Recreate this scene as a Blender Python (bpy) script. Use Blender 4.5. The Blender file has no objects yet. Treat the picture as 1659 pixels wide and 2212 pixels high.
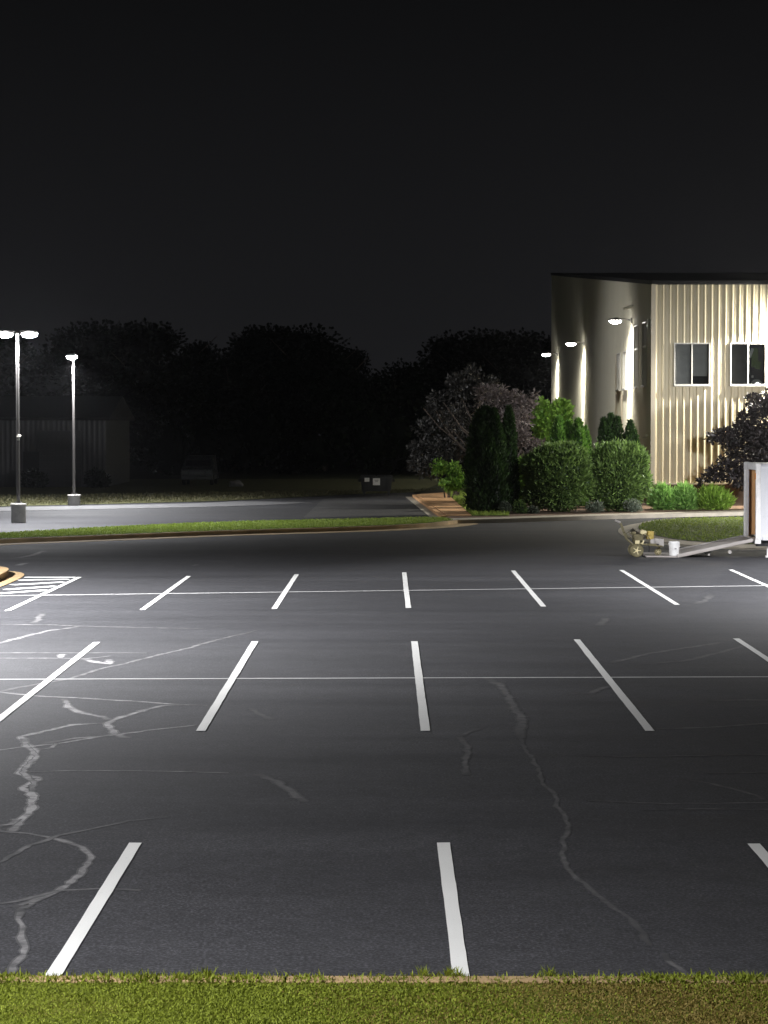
import bpy, bmesh, math, random
import numpy as np
from mathutils import Vector, Matrix, Euler

random.seed(7)
R = math.radians
C = bpy.context.scene.collection
S = bpy.context.scene

# ------------------------------------------------------------------ camera
PW, PH, F = 1659.0, 2212.0, 4800.0          # pixel frame used for measuring the place
HCAM = 3.7
HAZE = .0002
PITCH = math.atan(189.0 / F)
YAW = math.atan(15.5 / F)
cam_d = bpy.data.cameras.new('camera')
cam = bpy.data.objects.new('camera', cam_d)
C.objects.link(cam)
cam.location = (0, 0, HCAM)
cam.rotation_euler = (R(90) - PITCH, 0, YAW)
cam_d.sensor_fit = 'VERTICAL'
cam_d.sensor_height = 24
cam_d.lens = 24 * F / PH
cam_d.clip_start = 0.1
cam_d.clip_end = 2000
S.camera = cam
MC = Euler(cam.rotation_euler).to_matrix()


def ray(px, py):
    return MC @ Vector(((px - PW / 2) / F, (PH / 2 - py) / F, -1.0))


def G(px, py, z=0.0):
    """a measured point of the photograph on the level plane z"""
    d = ray(px, py)
    t = (z - HCAM) / d.z
    return Vector((d.x * t, d.y * t, z))


def at(px, py, Y):
    d = ray(px, py)
    t = Y / d.y
    return Vector((d.x * t, Y, HCAM + d.z * t))


# ------------------------------------------------------------------ helpers
def tag(o, label=None, cat=None, group=None, kind=None):
    if label: o['label'] = label
    if cat: o['category'] = cat
    if group: o['group'] = group
    if kind: o['kind'] = kind
    return o


def empty(name, loc, rz=0.0):
    o = bpy.data.objects.new(name, None)
    C.objects.link(o)
    o.location = loc
    o.rotation_euler = (0, 0, rz)
    o.empty_display_size = 0.3
    return o


def children(o):
    return [c for c in bpy.data.objects if c.parent == o]


def copy_tree(o, parent=None):
    c = o.copy()
    C.objects.link(c)
    if parent is not None: c.parent = parent
    for ch in children(o):
        copy_tree(ch, c)
    return c


def link(name, me, parent=None):
    o = bpy.data.objects.new(name, me)
    C.objects.link(o)
    if parent is not None: o.parent = parent
    return o


class MB:
    def __init__(s):
        s.bm = bmesh.new()

    def box(s, c, d, rot=None, bevel=0.0, taper=None):
        m = Matrix.Translation(Vector(c))
        if rot is not None: m = m @ Euler(rot).to_matrix().to_4x4()
        g = bmesh.ops.create_cube(s.bm, size=1.0)
        vs = g['verts']
        for v in vs:
            v.co = Vector((v.co.x * d[0], v.co.y * d[1], v.co.z * d[2]))
            if taper and v.co.z < 0:
                v.co.x *= taper[0]; v.co.y *= taper[1]
        if bevel > 0:
            es = list({e for v in vs for e in v.link_edges})
            b = bmesh.ops.bevel(s.bm, geom=vs + es, offset=bevel, segments=2, affect='EDGES', profile=0.6)
            vs = list({v for f in b['faces'] for v in f.verts} | {v for v in vs if v.is_valid})
        bmesh.ops.transform(s.bm, matrix=m, verts=vs)
        return s

    def cyl(s, p0, p1, r0, r1=None, n=16, caps=True):
        p0, p1 = Vector(p0), Vector(p1)
        r1 = r0 if r1 is None else r1
        d = p1 - p0
        q = Vector((0, 0, 1)).rotation_difference(d.normalized())
        m = Matrix.Translation((p0 + p1) / 2) @ q.to_matrix().to_4x4()
        bmesh.ops.create_cone(s.bm, cap_ends=caps, segments=n, radius1=r0, radius2=r1, depth=d.length, matrix=m)
        return s

    def tube(s, pts, r, n=8):
        pts = [Vector(p) for p in pts]
        rings = []
        for i, p in enumerate(pts):
            a = pts[max(0, i - 1)]; b = pts[min(len(pts) - 1, i + 1)]
            q = Vector((0, 0, 1)).rotation_difference((b - a).normalized())
            rr = r[i] if isinstance(r, (list, tuple)) else r
            rings.append([s.bm.verts.new(p + q @ Vector((rr * math.cos(2 * math.pi * k / n), rr * math.sin(2 * math.pi * k / n), 0))) for k in range(n)])
        for a, b in zip(rings, rings[1:]):
            for k in range(n):
                s.bm.faces.new((a[k], a[(k + 1) % n], b[(k + 1) % n], b[k]))
        s.bm.faces.new(rings[0][::-1]); s.bm.faces.new(rings[-1])
        return s

    def lathe(s, prof, c=(0, 0, 0), n=24, axis='Z'):
        c = Vector(c)
        rings = []
        for (r, h) in prof:
            ring = []
            for k in range(n):
                a = 2 * math.pi * k / n
                v = (r * math.cos(a), r * math.sin(a), h)
                if axis == 'Y': v = (v[0], v[2], v[1])
                if axis == 'X': v = (v[2], v[0], v[1])
                ring.append(s.bm.verts.new(c + Vector(v)))
            rings.append(ring)
        for a, b in zip(rings, rings[1:]):
            for k in range(n):
                s.bm.faces.new((a[k], a[(k + 1) % n], b[(k + 1) % n], b[k]))
        s.bm.faces.new(rings[0][::-1]); s.bm.faces.new(rings[-1])
        return s

    def poly(s, pts):
        s.bm.faces.new([s.bm.verts.new(Vector(p)) for p in pts])
        return s

    def prism(s, pts, z0, z1):
        """closed outline (x,y) raised from z0 to z1"""
        b = [s.bm.verts.new((p[0], p[1], z0)) for p in pts]
        t = [s.bm.verts.new((p[0], p[1], z1)) for p in pts]
        n = len(pts)
        for i in range(n):
            s.bm.faces.new((b[i], b[(i + 1) % n], t[(i + 1) % n], t[i]))
        s.bm.faces.new(t); s.bm.faces.new(b[::-1])
        return s

    def build(s, name, mat, parent=None, smooth=False):
        bmesh.ops.recalc_face_normals(s.bm, faces=s.bm.faces)
        me = bpy.data.meshes.new(name)
        s.bm.to_mesh(me); s.bm.free()
        me.materials.append(mat)
        if smooth:
            for p in me.polygons: p.use_smooth = True
            try: me.set_sharp_from_angle(angle=R(35))
            except Exception: pass
        return link(name, me, parent)


def mesh_np(name, V, Fq, mat, parent=None, tint=None):
    """V (n,3), Fq (m,4) -> one mesh object"""
    V = np.asarray(V, dtype=np.float32); Fq = np.asarray(Fq, dtype=np.int32)
    me = bpy.data.meshes.new(name)
    m, k = Fq.shape
    me.vertices.add(len(V)); me.vertices.foreach_set('co', V.ravel())
    me.loops.add(m * k); me.loops.foreach_set('vertex_index', Fq.ravel())
    me.polygons.add(m)
    me.polygons.foreach_set('loop_start', np.arange(0, m * k, k, dtype=np.int32))
    me.polygons.foreach_set('loop_total', np.full(m, k, dtype=np.int32))
    me.update(calc_edges=True)
    if tint is not None:
        a = me.attributes.new('tint', 'FLOAT', 'FACE')
        a.data.foreach_set('value', np.asarray(tint, dtype=np.float32))
    me.materials.append(mat)
    me.validate()
    return link(name, me, parent)


def leaf_quads(P, A, L, W, rng, droop=0.25):
    """diamond leaves at points P pointing along A"""
    n = len(P)
    A = A / np.linalg.norm(A, axis=1, keepdims=True)
    B = rng.normal(size=(n, 3)); B -= (B * A).sum(1, keepdims=True) * A
    B /= np.linalg.norm(B, axis=1, keepdims=True)
    Nn = np.cross(A, B)
    L = np.asarray(L).reshape(-1, 1) * rng.uniform(.7, 1.3, (n, 1)); W = np.asarray(W).reshape(-1, 1) * rng.uniform(.7, 1.3, (n, 1))
    mid = P + A * L * .5 + Nn * L * droop * rng.uniform(-1, 1, (n, 1))
    V = np.stack([P, mid + B * W * .5, P + A * L, mid - B * W * .5], axis=1).reshape(-1, 3)
    Fq = np.arange(4 * n).reshape(-1, 4)
    return V, Fq


# ------------------------------------------------------------------ materials
MATS = {}


def nodes_of(name):
    m = bpy.data.materials.new(name); m.use_nodes = True
    nt = m.node_tree
    b = nt.nodes['Principled BSDF']
    MATS[name] = m
    return m, nt, b


def N(nt, t, **kw):
    n = nt.nodes.new(t)
    for k, v in kw.items():
        if k in n.inputs: n.inputs[k].default_value = v
        else: setattr(n, k, v)
    return n


def ramp(nt, src, stops):
    r = nt.nodes.new('ShaderNodeValToRGB')
    e = r.color_ramp.elements
    while len(e) < len(stops): e.new(0.5)
    for el, (p, c) in zip(e, stops):
        el.position = p
        el.color = (c, c, c, 1) if not isinstance(c, (tuple, list)) else (*c, 1)
    nt.links.new(src, r.inputs['Fac'])
    return r.outputs['Color']


def noise(nt, scale, detail=4, rough=.55, vec=None, stretch=None):
    n = N(nt, 'ShaderNodeTexNoise', Scale=scale, Detail=detail, Roughness=rough)
    tc = nt.nodes.new('ShaderNodeTexCoord')
    src = tc.outputs['Object']
    if stretch:
        mp = nt.nodes.new('ShaderNodeMapping'); mp.inputs['Scale'].default_value = stretch
        nt.links.new(src, mp.inputs['Vector']); src = mp.outputs['Vector']
    nt.links.new(src, n.inputs['Vector'])
    return n.outputs['Fac']


def mix(nt, fac, a, b, mode='MIX'):
    m = nt.nodes.new('ShaderNodeMix'); m.data_type = 'RGBA'; m.blend_type = mode
    for s, v in ((m.inputs[0], fac), (m.inputs[6], a), (m.inputs[7], b)):
        if isinstance(v, (int, float)): s.default_value = v
        elif isinstance(v, (tuple, list)): s.default_value = (*v, 1)
        else: nt.links.new(v, s)
    return m.outputs[2]


def bump(nt, b, h, strength=.3, dist=.01):
    n = N(nt, 'ShaderNodeBump', Strength=strength, Distance=dist)
    nt.links.new(h, n.inputs['Height']); nt.links.new(n.outputs['Normal'], b.inputs['Normal'])


def simple(name, col, rough=.6, metal=0.0, var=.18, scale=3.0, bumps=.0, stretch=None, spec=.5):
    """one colour with uneven wear"""
    m, nt, b = nodes_of(name)
    n = noise(nt, scale, 5, .6, stretch=stretch)
    lo = tuple(c * (1 - var) for c in col); hi = tuple(min(1, c * (1 + var)) for c in col)
    nt.links.new(ramp(nt, n, [(.3, lo), (.7, hi)]), b.inputs['Base Color'])
    nt.links.new(ramp(nt, noise(nt, scale * 4, 3), [(.3, max(0, rough - .1)), (.7, min(1, rough + .1))]), b.inputs['Roughness'])
    b.inputs['Metallic'].default_value = metal
    b.inputs['Specular IOR Level'].default_value = spec
    if bumps: bump(nt, b, noise(nt, scale * 12, 4), bumps, .01)
    return m


def asphalt(name, base, tone=(1, 1, 1.04)):
    m, nt, b = nodes_of(name)
    big = noise(nt, .12, 6, .62)
    st = noise(nt, .5, 5, .6, stretch=(.12, 1.6, 1))
    fine = noise(nt, 38, 3, .7)
    agg = noise(nt, 9, 5, .75); mid = noise(nt, 2.2, 5, .7)
    c1 = ramp(nt, big, [(.3, tuple(base * .78 * t for t in tone)), (.72, tuple(base * 1.25 * t for t in tone))])
    c2 = mix(nt, .55, c1, ramp(nt, st, [(.32, .8), (.7, 1.2)]), 'MULTIPLY')
    c3 = mix(nt, .5, c2, ramp(nt, agg, [(.32, .45), (.68, 1.6)]), 'MULTIPLY')
    c3 = mix(nt, .5, c3, ramp(nt, mid, [(.3, .7), (.7, 1.35)]), 'MULTIPLY')
    c4 = mix(nt, .7, c3, ramp(nt, fine, [(.34, .3), (.5, .8), (.66, 2.4)]), 'MULTIPLY')
    nt.links.new(c4, b.inputs['Base Color'])
    nt.links.new(ramp(nt, st, [(.3, .72), (.7, .92)]), b.inputs['Roughness'])
    b.inputs['Specular IOR Level'].default_value = .35
    bump(nt, b, mix(nt, .5, fine, agg), .35, .006)
    return m


def paint(name, col, worn=.12, under=(.05, .05, .052), scale=14):
    m, nt, b = nodes_of(name)
    n1 = noise(nt, scale, 6, .7); n2 = noise(nt, .9, 3, .6)
    wear = ramp(nt, n1, [(.22 + worn, 0.0), (.34 + worn, 1.0)])
    c = mix(nt, wear, tuple(u * .5 + q * .5 for u, q in zip(under, col)) if worn < .1 else under, col)
    c = mix(nt, .6, c, ramp(nt, n2, [(.3, .86), (.7, 1.0)]), 'MULTIPLY')
    nt.links.new(c, b.inputs['Base Color'])
    b.inputs['Roughness'].default_value = .7
    bump(nt, b, noise(nt, 60, 3), .25, .004)
    return m


def foliage(name, dark, light, trans=.25, rough=.5):
    m, nt, b = nodes_of(name)
    a = N(nt, 'ShaderNodeAttribute', attribute_name='tint')
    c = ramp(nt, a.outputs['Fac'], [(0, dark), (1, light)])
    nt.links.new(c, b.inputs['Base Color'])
    b.inputs['Roughness'].default_value = rough
    b.inputs['Specular IOR Level'].default_value = .3
    tr = nt.nodes.new('ShaderNodeBsdfTranslucent')
    nt.links.new(c, tr.inputs['Color'])
    mx = nt.nodes.new('ShaderNodeMixShader'); mx.inputs[0].default_value = trans
    nt.links.new(b.outputs[0], mx.inputs[1]); nt.links.new(tr.outputs[0], mx.inputs[2])
    nt.links.new(mx.outputs[0], nt.nodes['Material Output'].inputs['Surface'])
    return m


def turf(name, c0, c1, c2=None):
    m, nt, b = nodes_of(name)
    n1 = noise(nt, 1.1, 6, .65); n2 = noise(nt, 22, 5, .7)
    c = ramp(nt, n1, [(.3, c0), (.7, c1)] if c2 is None else [(.28, c0), (.5, c1), (.75, c2)])
    c = mix(nt, .7, c, ramp(nt, n2, [(.3, .45), (.7, 1.5)]), 'MULTIPLY')
    nt.links.new(c, b.inputs['Base Color'])
    b.inputs['Roughness'].default_value = .9
    b.inputs['Specular IOR Level'].default_value = .2
    bump(nt, b, n2, .9, .05)
    return m


def emit(name, col, strength):
    m, nt, b = nodes_of(name)
    b.inputs['Base Color'].default_value = (.8, .8, .8, 1)
    b.inputs['Emission Color'].default_value = (*col, 1)
    b.inputs['Emission Strength'].default_value = strength
    return m


M_ASPH = asphalt('sealed_asphalt', .040, (.97, .97, 1.07))
M_ASPH2 = asphalt('old_asphalt', .046, (.97, .98, 1.05))
M_PATCH = asphalt('patched_asphalt', .075, (1, .99, .98))
M_LINE = paint('fresh_white_paint', (.80, .80, .77), .03)
M_OLD = paint('thin_white_paint', (.62, .62, .61), .07)
M_CURB = simple('tan_concrete', (.38, .26, .13), .85, var=.22, scale=1.5, bumps=.3)
M_CURBS = simple('brightened_tan_concrete', (.56, .42, .24), .85, var=.25, scale=1.5, bumps=.3)  # tan concrete with its colour brightened where little lamp light falls
M_CURBW = simple('pale_concrete', (.52, .47, .38), .85, var=.2, scale=1.5, bumps=.3)
M_WALK = simple('orange_tan_concrete', (.72, .42, .20), .85, var=.2, scale=.9, bumps=.3)
M_GREY = simple('grey_concrete', (.48, .47, .44), .85, var=.2, scale=4, bumps=.4)
M_GUT = simple('pale_gutter_concrete', (.13, .13, .132), .85, var=.18, scale=1.5, bumps=.3)
M_SOIL = simple('bark_mulch', (.13, .075, .04), .95, var=.5, scale=6, bumps=.8)
M_GROUND = turf('rough_ground', (.018, .022, .012), (.035, .04, .02))
M_TURF = turf('mown_turf', (.15, .22, .04), (.19, .26, .05), (.24, .27, .07))
M_TURFD = turf('verge_turf', (.07, .075, .035), (.11, .11, .05))
M_TURFN = turf('embankment_turf', (.09, .12, .012), (.13, .15, .018), (.18, .14, .03))
M_SIDING = simple('tan_metal_siding', (.55, .485, .335), .55, var=.05, scale=.6, stretch=(1, 1, .15))
M_SIDE2 = simple('pale_metal_siding', (.52, .495, .39), .8, var=.05, scale=.6, stretch=(1, 1, .15))
M_TRIM = simple('tan_trim', (.50, .44, .33), .5, var=.06)
M_ROOF = simple('dark_roof_metal', (.008, .008, .009), .8, var=.2)
M_FRAME = simple('white_vinyl', (.58, .57, .52), .45, var=.04)
M_GLASS, _nt, _b = nodes_of('window_glass')
_t = _nt.nodes.new('ShaderNodeBsdfTransparent'); _t.inputs['Color'].default_value = (.80, .82, .82, 1)
_g = _nt.nodes.new('ShaderNodeBsdfGlossy'); _g.inputs['Roughness'].default_value = .04
_f = _nt.nodes.new('ShaderNodeFresnel'); _f.inputs['IOR'].default_value = 1.45
_m = _nt.nodes.new('ShaderNodeMixShader')
_nt.links.new(_f.outputs[0], _m.inputs[0]); _nt.links.new(_t.outputs[0], _m.inputs[1]); _nt.links.new(_g.outputs[0], _m.inputs[2])
_nt.links.new(_m.outputs[0], _nt.nodes['Material Output'].inputs['Surface'])
M_ROOM = simple('dim_room', (.03, .03, .03), .9)
M_BLIND = simple('grey_blind', (.46, .44, .41), .7, var=.1, scale=5)
M_SHADE = simple('darkened_blind', (.12, .115, .11), .8)  # same grey blind, colour darkened to offset the wall lamp beside it
M_ITEMG = simple('green_fabric', (.08, .12, .03), .8)
M_ITEMW = simple('white_paper', (.35, .35, .33), .7)
M_FOUND = simple('brown_block', (.10, .07, .045), .9, var=.3, scale=2)
M_BLACK = simple('black_metal', (.018, .018, .019), .45, .3)
M_BRONZE = simple('bronze_paint', (.13, .125, .12), .4, .4, var=.1)
M_LENS = emit('wall_lamp_lens', (1.0, .97, .92), 110)
M_LENSF = emit('post_lamp_lens', (.97, .98, 1.0), 230)
M_WHITE = simple('white_trailer_skin', (.60, .61, .64), .35, var=.03, scale=1)
M_ALU = simple('aluminium', (.78, .77, .76), .5, .15, var=.15)
M_GRAYP = simple('grey_primer', (.36, .34, .32), .55, var=.2, scale=2)
M_PLY = simple('plywood', (.72, .40, .17), .7, var=.2, scale=1.2, stretch=(1, 1, .3))
M_RAMP = simple('ramp_deck', (.36, .33, .31), .7, var=.15, scale=2, bumps=.2)
M_TYRE = simple('rubber', (.02, .02, .02), .85)
M_YEL = simple('faded_yellow_paint', (.55, .42, .12), .5, var=.2, scale=8)
M_CREAM = simple('cream_plastic', (.66, .58, .34), .45, var=.12, scale=8)
M_OLIVE = simple('olive_metal', (.16, .14, .075), .55, .3, var=.35, scale=12)
M_BUCKET = simple('white_plastic', (.80, .80, .79), .4, var=.04)
M_DUMP = simple('dark_dumpster_steel', (.03, .032, .034), .6, var=.35, scale=2.5)
M_STICK = simple('white_sticker', (.85, .85, .82), .6, var=.05)
M_INK = simple('grey_ink', (.25, .25, .25), .7)
M_SHED = simple('grey_shed_metal', (.07, .07, .072), .6, var=.08, stretch=(3, 1, .2))
M_VAN = simple('dark_car_paint', (.05, .055, .06), .3, .2)
M_CHROME = simple('chrome', (.10, .105, .11), .4, .5)
M_BARK = simple('bark', (.075, .058, .045), .95, var=.4, scale=8, bumps=.8)
M_ROCK = simple('grey_stone', (.25, .25, .25), .95, var=.3, scale=3, bumps=.8)
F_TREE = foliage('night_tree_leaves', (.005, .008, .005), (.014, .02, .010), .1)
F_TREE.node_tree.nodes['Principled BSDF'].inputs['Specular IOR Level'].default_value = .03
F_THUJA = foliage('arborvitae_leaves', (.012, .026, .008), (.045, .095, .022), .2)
F_THUJAB = foliage('lit_arborvitae_leaves', (.04, .10, .02), (.18, .36, .06), .3)  # brighter copy of the arborvitae leaves, lamp light put into the colour
F_YEW = foliage('yew_leaves', (.03, .065, .02), (.30, .46, .12), .3)
F_LIME = foliage('lime_leaves', (.16, .30, .03), (.40, .60, .10), .35)
F_BROAD = foliage('bright_broad_leaves', (.10, .22, .03), (.26, .44, .08), .35)
F_PLUM = foliage('lit_plum_leaves', (.04, .03, .03), (.30, .255, .24), .2)  # lit side of the plum tree: lamp light put into the colour
F_PLUMDIM = foliage('unlit_plum_leaves', (.012, .012, .011), (.055, .053, .048), .15)  # unlit side of the same tree: shade put into the colour
F_VERGE = foliage('verge_blades', (.07, .07, .03), (.16, .15, .08), .3)
F_DARK = foliage('purple_black_leaves', (.012, .009, .010), (.035, .028, .028), .08)
F_FEATHER = foliage('feathery_leaves', (.14, .32, .07), (.42, .66, .18), .4)
F_SILVER = foliage('silver_leaves', (.10, .13, .09), (.26, .30, .22), .2)
F_GRASS = foliage('grass_blades', (.14, .175, .014), (.29, .34, .036), .3, .7)
F_STRAW = foliage('dry_grass_blades', (.17, .125, .025), (.31, .24, .07), .3, .7)
F_LAWN = foliage('lawn_blades', (.22, .32, .05), (.40, .50, .11), .3, .6)


# ------------------------------------------------------------------ the setting: ground, lots, kerbs
def sheet(name, pts, z, mat, label, cat, cell=None):
    mb = MB()
    mb.poly([(p[0], p[1], z) for p in pts])
    o = mb.build(name, mat)
    return tag(o, label, cat, kind='structure')


gnd = MB().poly([(-400, -60, -.05), (400, -60, -.05), (400, 700, -.05), (-400, 700, -.05)]).build('ground', M_GROUND)
tag(gnd, 'dark rough ground running out to the tree line', 'ground', kind='structure')

kerb_l, kerb_r = G(1000, 1131), G(1659, 1110)
lot_pts = [(-45, 14.75), (45, 14.75), (45, 92.0), (kerb_r.x, kerb_r.y + .3), (kerb_l.x, kerb_l.y + .3), (2, 84), (-45, 84)]
sheet('parking_lot', lot_pts, 0.0, M_ASPH, 'freshly sealed black asphalt of the striped parking lot', 'parking lot')

back = [G(-250, 1101), G(0, 1095), G(250, 1089), G(480, 1083), G(640, 1075), G(780, 1068), G(905, 1064)]
far_pts = [(-60, 70), (-22, 70)] + [(p.x, p.y) for p in (G(0, 1164), G(200, 1158), G(480, 1147), G(778, 1139), G(950, 1131))] + [(2.2, 90), (1.2, 121)] + [(p.x, p.y) for p in back[::-1][1:]] + [(-60, back[0].y)]
sheet('driveway', far_pts, 0.006, M_ASPH2, 'grey asphalt drive beyond the long grass strip', 'driveway')
pp = [G(698, 1078), G(868, 1069), G(925, 1113), G(655, 1119)]
sheet('pavement_patch', [(p.x, p.y) for p in pp], 0.011, M_PATCH, 'paler patched asphalt in front of the dumpster', 'pavement')


def offset_line(pts, d):
    """polyline moved sideways (left of travel) by d"""
    out = []
    for i, p in enumerate(pts):
        a = pts[max(0, i - 1)]; b = pts[min(len(pts) - 1, i + 1)]
        t = Vector((b[0] - a[0], b[1] - a[1])).normalized()
        out.append((p[0] - t.y * d, p[1] + t.x * d))
    return out


def smooth_line(pts, k=3):
    pts = [(p[0], p[1]) for p in pts]
    for _ in range(k):
        q = [pts[0]]
        for a, b in zip(pts, pts[1:]):
            q.append((a[0] * .75 + b[0] * .25, a[1] * .75 + b[1] * .25))
            q.append((a[0] * .25 + b[0] * .75, a[1] * .25 + b[1] * .75))
        q.append(pts[-1])
        pts = q
    return pts


def band(name, pts, d0, d1, z0, z1, mat, label, cat='kerb'):
    """strip along a polyline between side offsets d0..d1, with height"""
    a, b = offset_line(pts, d0), offset_line(pts, d1)
    mb = MB()
    v = []
    for p, q in zip(a, b):
        v.append([mb.bm.verts.new((p[0], p[1], z0)), mb.bm.verts.new((p[0], p[1], z1)), mb.bm.verts.new((q[0], q[1], z1)), mb.bm.verts.new((q[0], q[1], z0))])
    for r0, r1 in zip(v, v[1:]):
        for k in range(3):
            mb.bm.faces.new((r0[k], r0[k + 1], r1[k + 1], r1[k]))
    mb.bm.faces.new(v[0]); mb.bm.faces.new(v[-1][::-1])
    return tag(mb.build(name, mat), label, cat, kind='structure')


def scatter_in(poly, n, rng):
    P = np.array([(p[0], p[1]) for p in poly])
    lo, hi = P.min(0), P.max(0)
    out = []
    tot = 0
    while tot < n:
        q = rng.uniform(lo, hi, (n * 3, 2))
        ins = np.zeros(len(q), bool)
        j = len(P) - 1
        for i in range(len(P)):
            yi, yj = P[i, 1], P[j, 1]
            c = ((yi > q[:, 1]) != (yj > q[:, 1]))
            xx = (P[j, 0] - P[i, 0]) * (q[:, 1] - yi) / (yj - yi + 1e-12) + P[i, 0]
            ins ^= c & (q[:, 0] < xx)
            j = i
        out.append(q[ins]); tot += ins.sum()
    return np.concatenate(out)[:n]


def blades(name, xy, z, h, w, mat, rng, lean=.45, label=None, tintf=None):
    n = len(xy)
    P = np.column_stack([xy, np.full(n, z) if np.isscalar(z) else z])
    A = np.column_stack([rng.normal(0, lean, n), rng.normal(0, lean, n), np.ones(n)])
    V, Fq = leaf_quads(P, A, np.full(n, h) * rng.uniform(.6, 1.5, n), np.full(n, w), rng, .2)
    t = rng.uniform(0, 1, n) if tintf is None else tintf(xy, rng)
    o = mesh_np(name, V, Fq, mat, tint=t)
    return tag(o, label, 'grass', kind='stuff')


# near embankment and its kerb
rng = np.random.default_rng(3)
edge = [(-12, 14.76), (12, 14.76)]
mb = MB()
nx, ny = 60, 24
gv = [[mb.bm.verts.new((-14 + 28 * i / nx, -8 + 22.58 * j / ny, -.005 + .008 * math.sin(i * .9 + j * .7))) for i in range(nx + 1)] for j in range(ny + 1)]
for j in range(ny):
    for i in range(nx):
        mb.bm.faces.new((gv[j][i], gv[j][i + 1], gv[j + 1][i + 1], gv[j + 1][i]))
tag(mb.build('lawn', M_TURFN, smooth=True), 'yellow-green lawn along the near edge of the lot', 'lawn', kind='structure')
mb = MB()
for i in range(-4, 5):
    mb.box((i * 3.05 + .82, 14.665, -.035), (3.035, .15, .10), bevel=.012)
tag(mb.build('kerb', M_CURB), 'low tan concrete kerb half overgrown by the near lawn', 'kerb', kind='structure')

n = 210000
xy = np.column_stack([rng.uniform(-4.6, 4.6, n), 14.62 - 2.2 * rng.uniform(0, 1, n) ** 1.15])
dry = np.sin(xy[:, 0] * 1.3 + .4) * .2 + np.sin(xy[:, 0] * 3.1 + xy[:, 1] * 2) * .15 + xy[:, 0] * .24 + rng.normal(0, .22, n)
isd = dry > .32
blades('grass', xy[~isd], -.004, .019, .0085, F_GRASS, rng, 1.0, 'short yellow-green grass along the bottom edge of the picture')
blades('dry_grass', xy[isd], -.004, .018, .0085, F_STRAW, rng, 1.1, 'brownish dry grass mixed into the near lawn')
# tufts leaning over the kerb
m_ = 3000
cx = rng.choice(rng.uniform(-4.6, 4.6, 90), m_) + rng.normal(0, .06, m_)
xy = np.column_stack([cx, 14.63 + rng.uniform(-.07, .10, m_)])
blades('grass_tufts', xy, .0, .045, .009, F_GRASS, rng, .55, 'taller grass tufts hanging over the near kerb')
m_ = 5200
cx = np.concatenate([rng.choice(rng.uniform(-4.6, -.9, 60), m_ // 2), rng.choice(rng.uniform(1.7, 4.6, 50), m_ // 2)]) + rng.normal(0, .06, m_)
xy = np.column_stack([cx, 14.66 + rng.uniform(-.08, .09, m_)])
blades('grass_fringe', xy, .0, .04, .010, F_GRASS, rng, .7, 'ragged grass creeping across the ends of the near kerb')
m_ = 500
cx = rng.choice(np.concatenate([rng.uniform(-4.4, 4.4, 9)]), m_) + rng.normal(0, .02, m_)
xy = np.column_stack([cx, 14.73 + rng.uniform(-.02, .05, m_)])
blades('weeds', xy, .0, .06, .007, F_GRASS, rng, .5, 'thin weeds sprouting in the joint beside the near kerb')

# long grass strip between the lots
gf = smooth_line([G(-300, 1178, .15), G(0, 1163, .15), G(200, 1156, .15), G(480, 1145, .15), G(778, 1137, .15), G(930, 1129.5, .15), G(978, 1123, .15)])
gb = smooth_line([G(978, 1123, .15), G(955, 1117.5, .15), G(900, 1118, .15), G(778, 1121, .15), G(480, 1127, .15), G(200, 1140, .15), G(0, 1152, .15), G(-300, 1166, .15)])
loop = gf + gb[1:]
mb = MB().poly([(p[0], p[1], .15) for p in loop])
tag(mb.build('grass_strip', M_TURF), 'long curved strip of mown grass between lot and drive', 'lawn', kind='structure')
xy = scatter_in(loop, 26000, rng)
blades('lawn_grass', xy, .145, .05, .03, F_LAWN, rng, .5, 'bright green mown grass on the long curved strip')
front = gf + gb[1:6]
band('kerb', front, -.18, .02, -.01, .14, M_CURBS, 'brown tan kerb along the front of the long grass strip')
band('gutter', front, -.95, -.185, -.01, .012, M_CURBS, 'tan concrete gutter along the front of the long grass strip', 'gutter')
band('kerb', gb[5:], -.14, .02, -.01, .13, M_CURBW, 'low kerb along the drive side of the long grass strip')

# kerb, gutter and verge at the back of the drive
bl = smooth_line([G(-250, 1101), G(0, 1097), G(250, 1092), G(430, 1088), G(520, 1083)], 2)
band('gutter', bl, -4.0, .0, .004, .02, M_GUT, 'wide pale concrete strip at the back of the drive behind the lamp posts', 'gutter')
bl2 = [(p.x, p.y) for p in back]
vp = [(p[0], p[1]) for p in back] + [(4, 150), (-60, 150)]
mb = MB().poly([(p[0], p[1] + .2, .02) for p in vp])
tag(mb.build('verge', M_TURFD), 'dim yellowish grass verge behind the drive', 'verge', kind='structure')
xy = scatter_in([(p[0], p[1] + .2) for p in back] + [(3, 126), (-24, 112)], 9000, rng)
blades('verge_grass', xy, .02, .10, .04, F_VERGE, rng, .5, 'rough pale grass at the back of the drive')

# orange-tan walk with kerb
wl = [G(965, 1113, .15), G(900, 1067.5, .15)]
wr = [G(1019, 1113, .15), G(962, 1063, .15)]
mb = MB()
nseg = 12
for i in range(nseg):
    t0, t1 = i / nseg + .002, (i + 1) / nseg - .002
    a, b = wl[0].lerp(wl[1], t0), wr[0].lerp(wr[1], t0)
    c, d = wr[0].lerp(wr[1], t1), wl[0].lerp(wl[1], t1)
    mb.prism([(p.x, p.y) for p in (a, b, c, d)], -.02, .15)
tag(mb.build('sidewalk', M_WALK), 'orange-tan concrete sidewalk running away beside the dumpster drive', 'sidewalk', kind='structure')
kl = [(p.x - .02, p.y) for p in wl]
band('kerb', kl, 0, .2, -.01, .13, M_WALK, 'orange-tan kerb along the drive side of the sidewalk')
band('gutter', kl, .205, .55, -.01, .02, M_CURBW, 'pale gutter strip beside the orange-tan sidewalk', 'gutter')
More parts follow.
